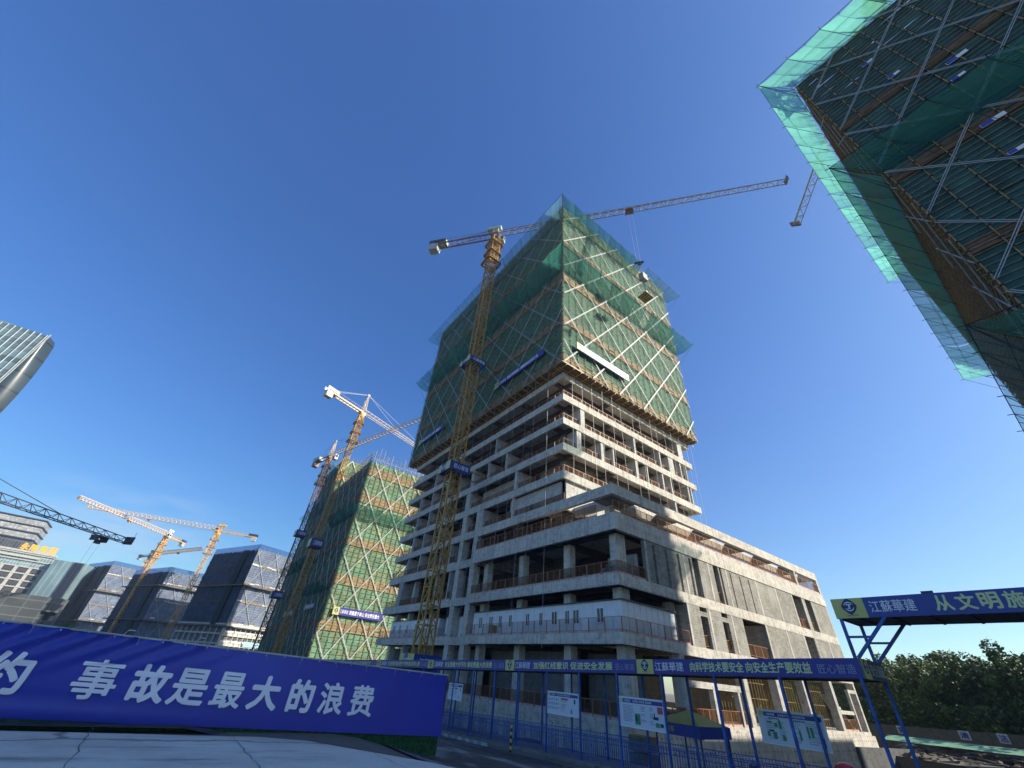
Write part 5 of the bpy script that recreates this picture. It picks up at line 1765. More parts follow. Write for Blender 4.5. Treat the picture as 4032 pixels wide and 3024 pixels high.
# kerb and striped post on the road side
mb = MB()
k = 0
y = 29.4
while y < 60:
    mb.box(20.75, 20.95, y, y + 0.48, walk_z(y) - 0.1, walk_z(y) + 0.20, k % 2)
    k += 1; y += 0.5
structure(mesh_obj('kerb', mb, [plain('kerb white', (0.42, 0.43, 0.42)), plain('kerb grey', (0.24, 0.25, 0.25))]))
t = thing('striped_post', 'short black and yellow striped post at the end of the kerb', 'post', (20.85, 26.7, walk_z(26.7)))
mb = MB()
for k in range(8):
    mb.rod((20.85, 26.7, walk_z(26.7) + 0.0 + k * 0.17), (20.85, 26.7, walk_z(26.7) + 0.17 + k * 0.17), 0.075, 10, k % 2)
mesh_obj('shaft', mb, [DARK, plain('hazard yellow', (0.5, 0.42, 0.16))], t)
mb = MB(); mb.rod((20.85, 26.7, walk_z(26.7) + 1.36), (20.85, 26.7, walk_z(26.7) + 1.41), 0.06, 10)
mesh_obj('cap', mb, DARK, t)

# tea pavilion
pv = thing('pavilion', 'small pavilion with a yellow pyramid roof and blue fascia behind the walkway', 'pavilion', (31.0, 20.3, -4.7))
cx, cy, hw = 31.0, 20.2, 1.75
ze = -0.45 + 0.45
mb = MB()
mb.add([(cx - hw, cy - hw, 0.1), (cx + hw, cy - hw, 0.1), (cx + hw, cy + hw, 0.1), (cx - hw, cy + hw, 0.1), (cx, cy, 0.82)], [(0, 1, 4), (1, 2, 4), (2, 3, 4), (3, 0, 4), (3, 2, 1, 0)])
mesh_obj('roof', mb, plain('mustard canvas roof', (0.30, 0.25, 0.06), 0.8, 0.15), pv)
mb = MB()
for s in (-1, 1):
    mb.box(cx - hw, cx + hw, cy + s * hw - 0.03, cy + s * hw + 0.03, -0.5, 0.09)
    mb.box(cx + s * hw - 0.03, cx + s * hw + 0.03, cy - hw + 0.031, cy + hw - 0.031, -0.5, 0.09)
fs_ = mesh_obj('fascia', mb, NAVY_G, pv)
mb = MB(); lettering(mb, '茶水休息亭', (cx - hw - 0.036, cy + hw * 0.9, -0.38), U, Z, 1.5, 0.34, 0.01)
mesh_obj('lettering', mb, ORANGE_L, fs_)
for sx in (-1, 1):
    for sy in (-1, 1):
        mb = MB(); mb.rod((cx + sx * (hw - 0.15), cy + sy * (hw - 0.15), -4.75), (cx + sx * (hw - 0.15), cy + sy * (hw - 0.15), 0.09), 0.06, 6)
        mesh_obj('post', mb, STEEL_D, pv)
for (x, y, lb) in ((30.6, 27.5, 'dark blue bin behind the railing, right of the pile of yellow crates'), (30.2, 31.0, 'dark blue bin behind the railing under the board of warning symbols'), (30.5, 36.5, 'dark blue bin behind the railing left of the board of warning symbols')):
    t = thing('blue_bin', lb, 'bin', (x, y, -4.7), 'dark blue bins behind the walkway')
    mb = MB(); mb.box(x - 0.7, x + 0.7, y - 1.0, y + 1.0, -4.7, -2.75)
    for k in range(5):
        mb.box(x - 0.76, x - 0.701, y - 0.95 + k * 0.46, y - 0.87 + k * 0.46, -4.6, -2.8)
    mesh_obj('body', mb, plain('dull blue bin paint', (0.03, 0.05, 0.12), 0.5, 0.4, 2), t)
    mb = MB(); mb.box(x - 0.78, x + 0.78, y - 1.06, y + 1.06, -2.749, -2.66)
    mesh_obj('lid', mb, STEEL_D, t)
# yellow crates stacked beside it
for k in range(4):
    mb = MB(); mb.box(30.6, 31.8, 23.6, 25.2, -4.7 + k * 0.95, -3.85 + k * 0.95)
    for q in range(3):
        mb.box(30.56, 30.6, 23.6, 25.2, -4.65 + k * 0.95 + q * 0.28, -4.5 + k * 0.95 + q * 0.28)
    tag(mesh_obj('yellow_crate', mb, plain('dirty yellow crate', (0.22, 0.17, 0.04)), None, (31.2, 24.4, -4.7 + k * 0.95)), ('bottom', 'second', 'third', 'topmost')[k] + ' yellow crate of the pile left of the pavilion', 'crate', 'pile of yellow crates')

# ------------------------------------------------------------------ big blue banner in front, with turf under it
bn = thing('banner_hoarding', 'big blue banner hoarding with white characters in the left foreground', 'banner', (8.8, 15.0, -0.7))


def btop(x): return 1.735 - 0.0205 * (x + 1.85)
def bbot(x): return 0.115 - 0.0203 * (x + 1.85)


BXL, BXR = -9.0, 8.78
mb = MB()
nxb, nzb = 150, 14
rr = random.Random(4)


def bfold(x, v):
    """soft diagonal creases where the sheet sags from its top edge"""
    k = sstep(3.8, -1.0, x)
    f = 0.0
    for (x0, sl, wd, am) in ((-4.6, 1.9, .16, .030), (-3.4, 2.0, .14, .034), (-2.4, 2.3, .12, .03), (-1.7, 2.4, .10, .034), (-1.0, 2.6, .11, .03), (-0.35, 2.7, .10, .03), (0.35, 2.8, .09, .026), (1.1, 3.0, .12, .024), (2.0, 3.2, .1, .016)):
        c = x0 - sl * (1 - v) * 1.1 + 0.25 * (1 - v) ** 2
        f += 4.6 * am * math.exp(-((x - c) / (wd * (1.2 + 1.2 * (1 - v)))) ** 2) * sstep(0.42, 0.92, v)
    f *= k
    f += 0.025 * math.sin(v * 3.1 + x * 0.25) + 0.03 * math.exp(-((v - 0.10) / 0.05) ** 2) * sstep(3.5, -2, x) - 0.02 * math.exp(-((v - 0.2) / 0.06) ** 2) * sstep(3.5, -2, x)
    return f


def bpt(x, v, off=0.0):
    z = bbot(x) + (btop(x) - bbot(x)) * v
    return (x, 15.0 - bfold(x, v) - off, z)


for i in range(nxb + 1):
    x = BXL + (BXR - BXL) * i / nxb
    for j in range(nzb + 1):
        mb.v.append(bpt(x, j / nzb))
for i in range(nxb):
    for j in range(nzb):
        a = i * (nzb + 1) + j
        mb.f.append((a, a + nzb + 1, a + nzb + 2, a + 1)); mb.m.append(0)
m, nt, b = nodes('royal blue banner sheet')
lk(nt, ramp(nt, noise(nt, pos_scaled(nt, 1, 1, 1), 0.7, 4), [(0.3, (0.012, 0.030, 0.36)), (0.7, (0.020, 0.042, 0.44))]), b.inputs['Base Color'])
b.inputs['Roughness'].default_value = 0.42
bump(nt, b, noise(nt, pos_scaled(nt, 1, 1, 1), 40, 2), 0.06, 0.01)
sh = mesh_obj('banner_sheet', mb, m, bn, smooth=True)
mb = MB()
chars = [('安', -10.4, .72), ('约', -2.56, .76), ('事', -1.04, .83), ('故', 0.02, .78), ('是', 0.87, .80), ('最', 1.80, .72), ('大', 2.68, .76), ('的', 3.69, .68), ('浪', 4.55, .72), ('费', 5.46, .75)]
for ch, x0, w in chars[1:]:
    vs, fs = text_mesh(ch, {'事': 0.018, '是': 0.026, '最': 0.022, '费': 0.022, '浪': 0.028}.get(ch, 0.038))
    a0 = min(v.x for v in vs); a1 = max(v.x for v in vs); b0 = min(v.y for v in vs); b1 = max(v.y for v in vs)
    pts = []
    for v in vs:
        x = x0 + (v.x - a0) / (a1 - a0) * w
        vv = 0.235 + 0.46 * (v.y - b0) / (b1 - b0)
        pts.append(bpt(x, vv, 0.03 + v.z * 2))
    mb.add(pts, fs)
mesh_obj('lettering', mb, plain('banner white lettering', (0.84, 0.86, 0.98), 0.5, 0.04), bn)
mb = MB()
for i in range(60):
    x0 = BXL + (BXR - BXL) * i / 60; x1 = BXL + (BXR - BXL) * (i + 1) / 60
    mb.rod(bpt(x0, 1.0), bpt(x1, 1.0), 0.022, 6)
mesh_obj('top_rail', mb, GREYP, bn)
mb = MB()
for i in range(18):
    x = BXL + i * 1.0
    mb.rod((x, 15.12, -0.8), (x, 15.12, btop(x) - 0.03), 0.03)
    mb.rod((x, 15.12, btop(x) - 0.5), (x, 16.1, -0.7), 0.025)
mb.box(BXR - 0.03, BXR, 15.0, 15.5, bbot(BXR), btop(BXR) - 0.01)
mesh_obj('support_frame', mb, STEEL_D, bn)
mb = MB()
for i in range(36):
    x = BXL + 0.25 + i * 0.5
    q = Vector(bpt(x, 0.975, 0.004))
    mb.rod(q, q + Vector((0, -0.008, 0)), 0.018, 10)
    q2 = Vector(bpt(x, 1.0))
    mb.rod(q + Vector((0, -0.006, 0)), q2 + Vector((rr.uniform(-.03, .03), 0.02, 0.025)), 0.005)
    if i % 2:
        mb.rod(q2, q2 + Vector((rr.uniform(-.08, .08), -0.03, -0.13 - 0.1 * rr.random())), 0.004)
mesh_obj('eyelets_and_ties', mb, GREYP, bn)
mb = MB()
mb.add([(-3, 15.03, -0.9), (8.72, 15.03, -1.0), (8.72, 15.03, bbot(8.72) + 0.02), (-3, 15.03, bbot(-3) + 0.02), (-3, 15.4, -0.9), (8.72, 15.4, -1.0), (8.72, 15.4, bbot(8.72) + 0.02), (-3, 15.4, bbot(-3) + 0.02)], [(0, 1, 2, 3), (1, 5, 6, 2), (3, 2, 6, 7)])
mesh_obj('turf_base', mb, TURF, bn)
# dirt and puddle strip between banner and apron
mb = MB()
for i in range(40):
    x0, x1 = -30 + i * 0.9, -30 + (i + 1) * 0.9
    mb.quad((x0, 14.55, 0.05 if x0 < 2 else -0.1 * (x0 - 1.5)), (x1, 14.55, 0.05 if x1 < 2 else -0.1 * (x1 - 1.5)), (x1, 15.35, 0.08 if x1 < 2 else 0.02 - 0.12 * (x1 - 2)), (x0, 15.35, 0.08 if x0 < 2 else 0.02 - 0.12 * (x0 - 2)))
structure(mesh_obj('dirt', mb, plain('damp grey dirt', (0.055, 0.05, 0.045), 0.6, 0.5, 3), None, (0, 0, 0)))
# ------------------------------------------------------------------ right side: low concrete walls, character plates
t = tag(mesh_obj('retaining_wall', (lambda m_: (m_.add([(100, 34, -6), (100, -45, -6), (100, -45, 1.55), (100, 14, 0.78), (100, 26, 0.38), (100, 34, 0.2), (100.6, 34, -6), (100.6, -45, -6), (100.6, -45, 1.55), (100.6, 14, 0.78), (100.6, 26, 0.38), (100.6, 34, 0.2)], [(0, 5, 4, 3, 2, 1), (6, 7, 8, 9, 10, 11), (2, 3, 9, 8), (3, 4, 10, 9), (4, 5, 11, 10), (0, 6, 11, 5), (1, 2, 8, 7)]), m_)[-1])(MB()), concrete('brown grey retaining wall', (0.20, 0.185, 0.16), 0.6), None, (100, 0, -3)), 'long low concrete retaining wall under the dark trees at the right', 'wall')
for ch, ya, yb, z0, z1 in (('实', 28.1, 27.0, -0.62, 0.34), ('清', 20.75, 19.55, -0.45, 0.55), ('洁', 16.65, 15.55, -0.35, 0.72)):
    t = thing('character_plate', 'white plate with one blue character, ' + {'实': 'leftmost on the retaining wall, partly behind a post', '清': 'second from the right on the retaining wall', '洁': 'rightmost on the retaining wall'}[ch], 'sign', (99.9, ya, z0), 'single character plates on the retaining wall')
    mb = MB(); mb.box(99.88, 99.97, yb, ya, z0, z1)
    mesh_obj('plate', mb, plain('white plate', (0.6, 0.62, 0.66)), t)
    mb = MB(); lettering(mb, ch, (99.86, ya - 0.12, z0 + 0.12), U, Z, ya - yb - 0.24, z1 - z0 - 0.24, 0.03)
    mesh_obj('lettering', mb, LETTER_B, t)
mb = MB(); mb.add([(76.3, 26.3, -6.5), (104, 21.2, -6.5), (104, 21.2, -1.95), (76.3, 26.3, -1.95), (76.3, 26.7, -6.5), (104, 21.6, -6.5), (104, 21.6, -1.95), (76.3, 26.7, -1.95)], [(0, 1, 2, 3), (4, 7, 6, 5), (3, 2, 6, 7), (1, 5, 6, 2), (0, 3, 7, 4)])
tag(mesh_obj('pit_wall', mb, concrete('shade tone concrete wall', (0.17, 0.175, 0.175), 0.6), None, (76, 26, -5)), 'dark concrete pit wall right of the podium, below the green netting strip', 'wall')  # shade lying on this wall is put into its dark colour
mb = MB()
for i in range(14):
    y0, y1 = 27.5 - i * 1.0, 27.5 - (i + 1) * 1.0
    z = -0.98 + 0.01 * i
    mb.add([(90 + 0.4 * math.sin(i), y0, z - 0.3), (90 + 0.4 * math.sin(i + 1), y1, z - 0.3), (93, y1, z + 0.25), (93, y0, z + 0.25)], [(0, 1, 2, 3)])
tag(mesh_obj('ground_netting', mb, plain('pale green ground net', (0.16, 0.33, 0.22), 0.8, 0.2), None, (91, 20, -1)), 'strip of pale green netting laid over soil below the retaining wall', 'netting')
mb = MB()
for i in range(30):
    y = 17.5 - i * 0.3
    mb.add([(96.5, y, -1.2), (96.5, y - 0.16, -1.2), (96.5, y - 0.35, -0.75), (96.5, y - 0.19, -0.75)], [(0, 1, 2, 3)], 0)
mb.box(96.55, 96.6, 8, 17.6, -1.2, -0.75, 1)
tag(mesh_obj('hazard_rail', mb, [plain('hazard orange', (0.42, 0.22, 0.05)), DARK], None, (96.5, 12, -1.2)), 'black and orange striped rail at the foot of the retaining wall', 'rail')
# soil bank and rubble below
mb = MB()
for i in range(260):
    x, y = 84 + rb.uniform(0, 15), rb.uniform(-2, 25)
    zg = -2.75 + (x - 84) / 16 * 1.55
    a_ = rb.uniform(0, 3.14)
    u_ = Vector((math.cos(a_), math.sin(a_), rb.uniform(-.2, .2))).normalized()
    v_ = Vector((-u_.y, u_.x, 0)).normalized()
    w_ = u_.cross(v_)
    mb.obox((x, y, zg + rb.uniform(0, 0.3)), u_, v_, w_, rb.uniform(0.2, 1.6), rb.uniform(0.05, 0.25), rb.uniform(0.03, 0.14))
o = mesh_obj('rubble', mb, plain('mixed rubble', (0.17, 0.15, 0.13), 0.9, 0.6, 1.0)); structure(o, 'stuff')
mb = MB()
mb.add([(84, -10, -2.9), (100, -10, -1.1), (100, 27, -1.3), (84, 27, -2.6)], [(0, 1, 2, 3)])
mb.add([(84, -10, -6), (84, -10, -2.9), (84, 27, -2.6), (84, 27, -6)], [(0, 1, 2, 3)])
structure(mesh_obj('soil_bank', mb, EARTH))


# ------------------------------------------------------------------ trees
def leafmat(name, dark, light):
    m, nt, b = nodes(name)
    oi = N(nt, 'ShaderNodeNewGeometry')
    c = ramp(nt, oi.outputs['Random Per Island'], [(0.0, dark), (0.6, tuple((a + b_) / 2 for a, b_ in zip(dark, light))), (1.0, light)])
    lk(nt, c, b.inputs['Base Color'])
    b.inputs['Roughness'].default_value = 0.6
    return m


LEAF = [leafmat('broad leaf green', (0.03, 0.075, 0.018), (0.13, 0.20, 0.05)), leafmat('yellow green leaf', (0.05, 0.10, 0.02), (0.22, 0.26, 0.07))]
BARK = plain('grey brown bark', (0.09, 0.07, 0.05), 0.9, 0.4, 4)


def tree_proto(seed, h, w, nleaf, ls, lm, name='broadleaf_tree'):
    rr = random.Random(seed)
    t = thing(name, 'x', 'tree', (0, 0, 0), 'trees along the right edge of the site')
    tr = MB()
    segs = [(Vector((0, 0, -0.5)), Vector((0.2, 0.1, h * 0.45)), 0.22, 0.15)]
    cl = []
    for k in range(11):
        a = rr.uniform(0, 6.28); z0 = h * rr.uniform(0.22, 0.5); r1 = w * rr.uniform(0.3, 0.75)
        p = Vector((0.1, 0.05, z0)); q = Vector((math.cos(a) * r1, math.sin(a) * r1, min(h * 0.93, z0 + h * rr.uniform(0.15, 0.45))))
        segs.append((p, q, 0.1, 0.03)); cl.append((q, w * rr.uniform(0.28, 0.45)))
    for k in range(22):
        a = rr.uniform(0, 6.28); r1 = w * math.sqrt(rr.random()) * 0.9
        z = h * rr.uniform(0.12, 0.97) * (1 - 0.25 * (r1 / w) ** 2)
        cl.append((Vector((math.cos(a) * r1, math.sin(a) * r1, z)), w * rr.uniform(0.16, 0.34)))
    for s in segs:
        tr.rod(s[0], s[1], s[2], 6, 0, s[3])
    mesh_obj('trunk', tr, BARK, t)
    lf = MB()
    for k in range(nleaf):
        c, r = cl[rr.randrange(len(cl))]
        d = Vector((rr.gauss(0, 1), rr.gauss(0, 1), rr.gauss(0, 0.8)))
        d = d.normalized() * r * (0.35 + 0.75 * rr.random() ** 0.5)
        p = c + d
        if p.z < 0.3:
            continue
        u = Vector((rr.gauss(0, 1), rr.gauss(0, 1), rr.gauss(0, 0.6))).normalized()
        v = u.cross(Vector((rr.gauss(0, 1), rr.gauss(0, 1), rr.gauss(0, 1)))).normalized()
        s = ls * rr.uniform(0.6, 1.3)
        lf.add([p - u * s, p + v * s * 0.5, p + u * s, p - v * s * 0.5], [(0, 1, 2, 3)])
    mesh_obj('crown', lf, lm, t)
    return t


protos = [tree_proto(11, 10.5, 4.2, 5200, 0.30, LEAF[0]), tree_proto(23, 9.6, 4.6, 5200, 0.30, LEAF[1]), tree_proto(37, 11.5, 3.9, 5200, 0.30, LEAF[0])]
tl = [  # x, y, proto, scale, rot, label
    (108, 35.5, 0, 0.85, 0, 'dark tree half hidden by the podium corner, leftmost of the row'),
    (107, 30.0, 1, 0.98, 1, 'yellow green tree just right of the crossed blue struts'),
    (112, 27.5, 2, 0.90, 2, 'tree behind the end sign of the walkway'),
    (106, 24.0, 1, 1.02, 3, 'lighter green tree above the shi plate'),
    (113, 20.5, 0, 1.02, 4, 'rounded tree behind the lighter green one'),
    (107, 18.2, 0, 0.86, 5, 'lower dark tree above the qing plate'),
    (111, 14.5, 2, 1.08, 0.7, 'tall pointed tree with the highest top of the row'),
    (106, 12.5, 0, 0.92, 1.7, 'dark tree above the jie plate'),
    (112, 9.0, 1, 1.12, 2.7, 'tall tree next to the right edge of the picture'),
    (106, 6.5, 0, 1.02, 3.7, 'dark tree cut by the right edge of the picture'),
    (113, 2.5, 2, 1.05, 4.7, 'tree beyond the right edge of the row'),
    (107, -1.0, 0, 1.0, 5.7, 'rightmost dark tree of the row'),
    (118, 33.0, 2, 0.95, 1.2, 'rear tree seen between the blue struts'),
    (119, 23.5, 0, 1.05, 2.2, 'rear tree filling the gap behind the rounded tree'),
]
used = [False] * 3
for (x, y, k, s, a, lb) in tl:
    z = 0.4 if x > 104 else 0
    if not used[k]:
        o = protos[k]; used[k] = True; o.location = (x, y, z); o['label'] = lb
    else:
        o = dup(protos[k], (x, y, z), lb)
    o.scale = (s, s, s); o.rotation_euler = (0, 0, a)
# undergrowth on the bank behind the wall
mb = MB(); rr = random.Random(9)
for k in range(9000):
    x, y = 101 + rr.random() * 5, -8 + rr.random() * 45
    p = Vector((x, y, 0.3 + rr.random() ** 1.4 * 3.4))
    u = Vector((rr.gauss(0, 1), rr.gauss(0, 1), rr.gauss(0, 0.6))).normalized(); v = u.cross(Vector((rr.gauss(0, 1), rr.gauss(0, 1), rr.gauss(0, 1)))).normalized()
    s = 0.26 * rr.uniform(0.6, 1.3)
    mb.add([p - u * s, p + v * s * 0.5, p + u * s, p - v * s * 0.5], [(0, 1, 2, 3)])
o = mesh_obj('undergrowth', mb, LEAF[0]); structure(o, 'stuff')
mb = MB(); mb.box(124, 124.5, -60, 60, 0, 8.0)
for k in range(7000):
    p = Vector((121 + rr.random() * 3, -25 + rr.random() * 75, rr.random() * 10.5))
    u = Vector((rr.gauss(0, 1), rr.gauss(0, 1), rr.gauss(0, 0.6))).normalized(); v = u.cross(Vector((rr.gauss(0, 1), rr.gauss(0, 1), rr.gauss(0, 1)))).normalized()
    s = 0.4 * rr.uniform(0.6, 1.3)
    mb.add([p - u * s, p + v * s * 0.5, p + u * s, p - v * s * 0.5], [(0, 1, 2, 3)])
o = mesh_obj('far_wood', mb, LEAF[0]); structure(o, 'stuff')

# dark shrubs at the foot of the distant blocks, left
sp_ = tree_proto(51, 4.6, 3.0, 2600, 0.24, LEAF[0], 'shrub')
sp_['category'] = 'shrub'; sp_['group'] = 'dark shrubs above the banner'
for k, (az_, D, s, lb) in enumerate(((106.5, 150, 1.15, 'dark shrub at the left edge just above the banner'), (103.6, 152, 1.0, 'second dark shrub from the left above the banner'), (101.2, 150, 0.95, 'dark shrub under the dark stone podium building'), (98.9, 148, 1.15, 'dark shrub in front of the black door of the stone building'), (97.0, 146, 1.3, 'round dark shrub left of the leftmost blue netted block'), (95.2, 150, 1.0, 'low dark shrub at the foot of the leftmost blue netted block'))):
    loc = (D * math.cos(rad(az_)), D * math.sin(rad(az_)), -2.6)
    if k == 0:
        o = sp_; o.location = loc; o['label'] = lb
    else:
        o = dup(sp_, loc, lb)
    o.scale = (s, s, s); o.rotation_euler = (0, 0, k)


# ------------------------------------------------------------------ blue netted blocks in the distance
BN = [plain('shade tone dark blue net', (0.055, 0.072, 0.105), 0.9, 0.3, 0.2), plain('shade tone mid blue net', (0.065, 0.085, 0.125), 0.9, 0.3, 0.2), plain('shade tone black blue net', (0.045, 0.056, 0.08), 0.9, 0.3, 0.2)]  # copies of the net for shaded sides, shade and haze put into the colours
BL = [plain('sunlit tone blue grey net', (0.13, 0.165, 0.25), 0.85, 0.25, 0.3), plain('sunlit tone pale blue grey net', (0.17, 0.205, 0.30), 0.85, 0.25, 0.3), plain('sunlit tone mid blue grey net', (0.10, 0.135, 0.22), 0.85, 0.25, 0.3)]  # copies of the same net for sunlit sides, sunlight put into the colours
BTOP = netmat('blue parapet net', (0.12, 0.22, 0.55), 0.75, 0.5, 4)


def blue_block(label, P, wl, wr, top, ledges, rot=22.0, frame_to=None):
    t = thing('blue_netted_block', label, 'building', (P[0], P[1], -3), 'blue netted unfinished blocks')
    ul = (-math.sin(rad(rot)), math.cos(rad(rot)))      # along the shaded side, away from the corner
    ur = (math.cos(rad(rot)), math.sin(rad(rot)))       # along the sunlit side
    z0 = frame_to if frame_to else -3
    bands = [(z, 0.7) for z in ledges]
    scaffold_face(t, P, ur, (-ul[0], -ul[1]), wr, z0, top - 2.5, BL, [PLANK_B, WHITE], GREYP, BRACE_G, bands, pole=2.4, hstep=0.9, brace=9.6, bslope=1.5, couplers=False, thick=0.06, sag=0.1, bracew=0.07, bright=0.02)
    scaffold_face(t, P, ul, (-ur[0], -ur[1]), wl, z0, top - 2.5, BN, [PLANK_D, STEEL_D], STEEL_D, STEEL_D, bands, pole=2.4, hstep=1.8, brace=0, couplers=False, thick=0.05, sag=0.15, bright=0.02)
    mb = MB()
    A = Vector((P[0], P[1], 0)); L_, R_ = Vector((ul[0], ul[1], 0)), Vector((ur[0], ur[1], 0))
    c = A + L_ * (wl / 2) + R_ * (wr / 2)
    mb.obox(c + Vector((0, 0, (top - 5) / 2)), R_, L_, Z, wr / 2 - 0.3, wl / 2 - 0.3, (top - 3) / 2 + 1)
    mesh_obj('concrete_storeys', mb, CONC_D, t)
    # parapet net above the deck
    mb = MB()
    for (p, q) in ((A, A + R_ * wr), (A, A + L_ * wl)):
        mb.quad(p + Vector((0, 0, top - 2.5)), q + Vector((0, 0, top - 2.5)), q + Vector((0, 0, top)), p + Vector((0, 0, top)))
    mesh_obj('parapet_net', mb, BTOP, t)
    # dark strip as the painted shade of a hoist recess on the shaded side and ledge trays
    mb = MB()
    s = wl * 0.24
    mb.obox(A + L_ * s - R_ * 0.45 + Vector((0, 0, (top + z0) / 2 - 1.5)), L_, R_, Z, wl * 0.055, 0.25, (top - z0) / 2 - 1)
    mesh_obj('hoist_recess_shade', mb, DARK, t)
    mb = MB()
    for z in ledges[::2]:
        mb.obox(A + L_ * (wl / 2) - R_ * 1.0 + Vector((0, 0, z - 0.9)), L_, R_, Z, wl / 2 + 1.5, 1.0, 0.22)
        mb.obox(A + R_ * (wr / 2) - L_ * 1.0 + Vector((0, 0, z - 0.9)), R_, L_, Z, wr / 2 + 1.0, 1.0, 0.22)
    mesh_each('catch_tray', mb, plain('dark grey catch tray', (0.09, 0.09, 0.095)), t)
    if frame_to:
        mb = MB()
        z = -3
        while z < frame_to:
            for k in range(8):
                mb.obox(A + L_ * (wl * (k + 0.5) / 8) - R_ * 0.3 + Vector((0, 0, z + 3.3)), L_, R_, Z, wl / 16, 0.3, 0.3)
            mb.obox(A + R_ * (wr / 2) - L_ * 0.3 + Vector((0, 0, z + 3.3)), R_, L_, Z, wr / 2, 0.3, 0.5)
            z += 3.6
        for k in range(9):
            mb.obox(A + L_ * (wl * k / 8) - R_ * 0.2 + Vector((0, 0, frame_to / 2 - 1.6)), L_, R_, Z, 0.3, 0.3, frame_to / 2 + 1.3)
        mesh_obj('concrete_frame', mb, CONC, t)
        mb = MB()
        for k in range(14):
            mb.rod(A + R_ * (wr * k / 13) - L_ * 1.2 + Vector((0, 0, -3)), A + R_ * (wr * k / 13) - L_ * 1.2 + Vector((0, 0, frame_to)), 0.1)
        z = -2
        while z < frame_to:
            mb.rod(A - L_ * 1.2 + Vector((0, 0, z)), A + R_ * wr - L_ * 1.2 + Vector((0, 0, z)), 0.09); z += 1.8
        mesh_obj('bare_scaffold', mb, BRACE, t)
        mb = MB()
        q = A + R_ * (wr * 0.66) - L_ * 1.45 + Vector((0, 0, 4.6))
        mb.obox(q, R_, L_, Z, wr * 0.32, 0.06, 0.9)
        mesh_obj('pale_banner', mb, plain('pale cyan banner', (0.35, 0.62, 0.72)), t)
        mb = MB()
        for k in range(6):
            for zz in (1.5, 5.1, 8.7):
                mb.obox(A + R_ * (wr * (k + 0.5) / 6) - L_ * 0.05 + Vector((0, 0, zz - 0.9)), R_, L_, Z, wr / 14, 0.1, 1.0)
        mesh_each('infill_wall', mb, CABIN, t)
    return t


blue_block('largest blue netted block with bare concrete storeys at its foot', (23.0, 238.0), 42, 30, 45.0, [11.2, 20.0, 27.5, 35.5], frame_to=11.0)
blue_block('middle blue netted block, lowest of the three', (-7.9, 303.0), 45, 26, 36.5, [12.0, 20.0, 28.0])
blue_block('leftmost blue netted block with a crane shadow on its sunlit side', (-40.2, 378.0), 44, 34, 43.0, [10.3, 18.0, 26.5, 35.0])


# ------------------------------------------------------------------ finished buildings at the far left
def polar(az_, D, z=0):
    return Vector((D * math.cos(rad(az_)), D * math.sin(rad(az_)), z))


def facade_block(t, a, b_, depth, z0, z1, mat, name='wall'):
    """box with its front between plan points a and b (left, right), going back by depth"""
    a, b_ = Vector((a[0], a[1], 0)), Vector((b_[0], b_[1], 0))
    d = (b_ - a).normalized(); bk = Vector((-d.y, d.x, 0))
    if bk.dot(a) < 0:
        bk = -bk
    c = (a + b_) / 2 + bk * depth / 2
    mb = MB(); mb.obox(c + Vector((0, 0, (z0 + z1) / 2)), d, bk, Z, (b_ - a).length / 2, depth / 2, (z1 - z0) / 2)
    return mesh_obj(name, mb, mat, t), a, d, bk, (b_ - a).length


GLA = facadeglass('blue green curtain wall', (0.22, 0.33, 0.36), 1.6, 3.9, 0.10, (0.55, 0.6, 0.6), 0.25, 0.3)
GLB = facadeglass('vertical striped curtain wall', (0.25, 0.37, 0.40), 2.2, 40, 0.12, (0.5, 0.56, 0.57), 0.25, 0.25)
DST = facadeglass('dark stone cladding', (0.075, 0.085, 0.085), 9, 4, 0.25, (0.13, 0.14, 0.14), 0.6, 0.4)
BEI = concrete('beige facade stone', (0.52, 0.50, 0.45), 0.15, False)

of = thing('curtain_wall_office', 'pale curtain wall office with orange roof lettering and a striped glass wing, far left', 'building', (-85, 385, -3))
A1, B1 = polar(105.5, 402), polar(100.15, 398)
w1, a, d, bk, L = facade_block(of, A1, B1, 24, 18, 41.2, GLA)
front = -bk
mb = MB()
for k in range(7):
    mb.obox(a + d * (L / 2) + front * 0.3 + Vector((0, 0, 19.0 + k * 3.55)), d, bk, Z, L / 2, 0.3, 0.28)
mb.obox(a + d * (L / 2) + front * 0.45 + Vector((0, 0, 41.3)), d, bk, Z, L / 2 + 0.5, 0.5, 0.5)
mb.obox(a + d * (L / 2 - 3) + front * 0.45 + Vector((0, 0, 38.4)), d, bk, Z, L / 2 - 3.4, 0.5, 0.45)
mesh_each('cornice', mb, BEI, of)
mb = MB()
for r_ in range(4):
    for k in range(6):
        c = a + d * (2.5 + k * 6.2) + front * 0.35 + Vector((0, 0, 20.9 + r_ * 3.55))
        mb.obox(c, d, bk, Z, 2.0, 0.18, 1.0)
mesh_each('window', mb, plain('dark louvre', (0.06, 0.055, 0.06)), of)
mb = MB()
for k in range(7):
    mb.obox(a + d * (-0.6 + k * 6.2) + front * 0.3 + Vector((0, 0, 26.0)), d, bk, Z, 0.8, 0.22, 7.5)
mesh_each('pier', mb, BEI, of)
mb = MB()
for k, ch in enumerate('永隆集团'):
    lettering(mb, ch, a + d * (L * 0.52 + k * 4.3) + front * 0.6 + Vector((0, 0, 41.9)), d, Z, 3.8, 4.0, 0.05)
mesh_obj('roof_lettering', mb, ORANGE_L, of)
A2, B2 = polar(100.1, 392), polar(97.95, 386)
w2, a2, d2, bk2, L2 = facade_block(of, A2, B2, 20, 18, 39.2, GLB, 'glass_wing')
mb = MB()
for k in range(6):
    mb.obox(a2 + d2 * (L2 * 0.68 + k * 0.85) - bk2 * 0.3 + Vector((0, 0, 28.5)), d2, bk2, Z, 0.16, 0.4, 10.6)
mesh_each('fin', mb, STEEL_D, w2)
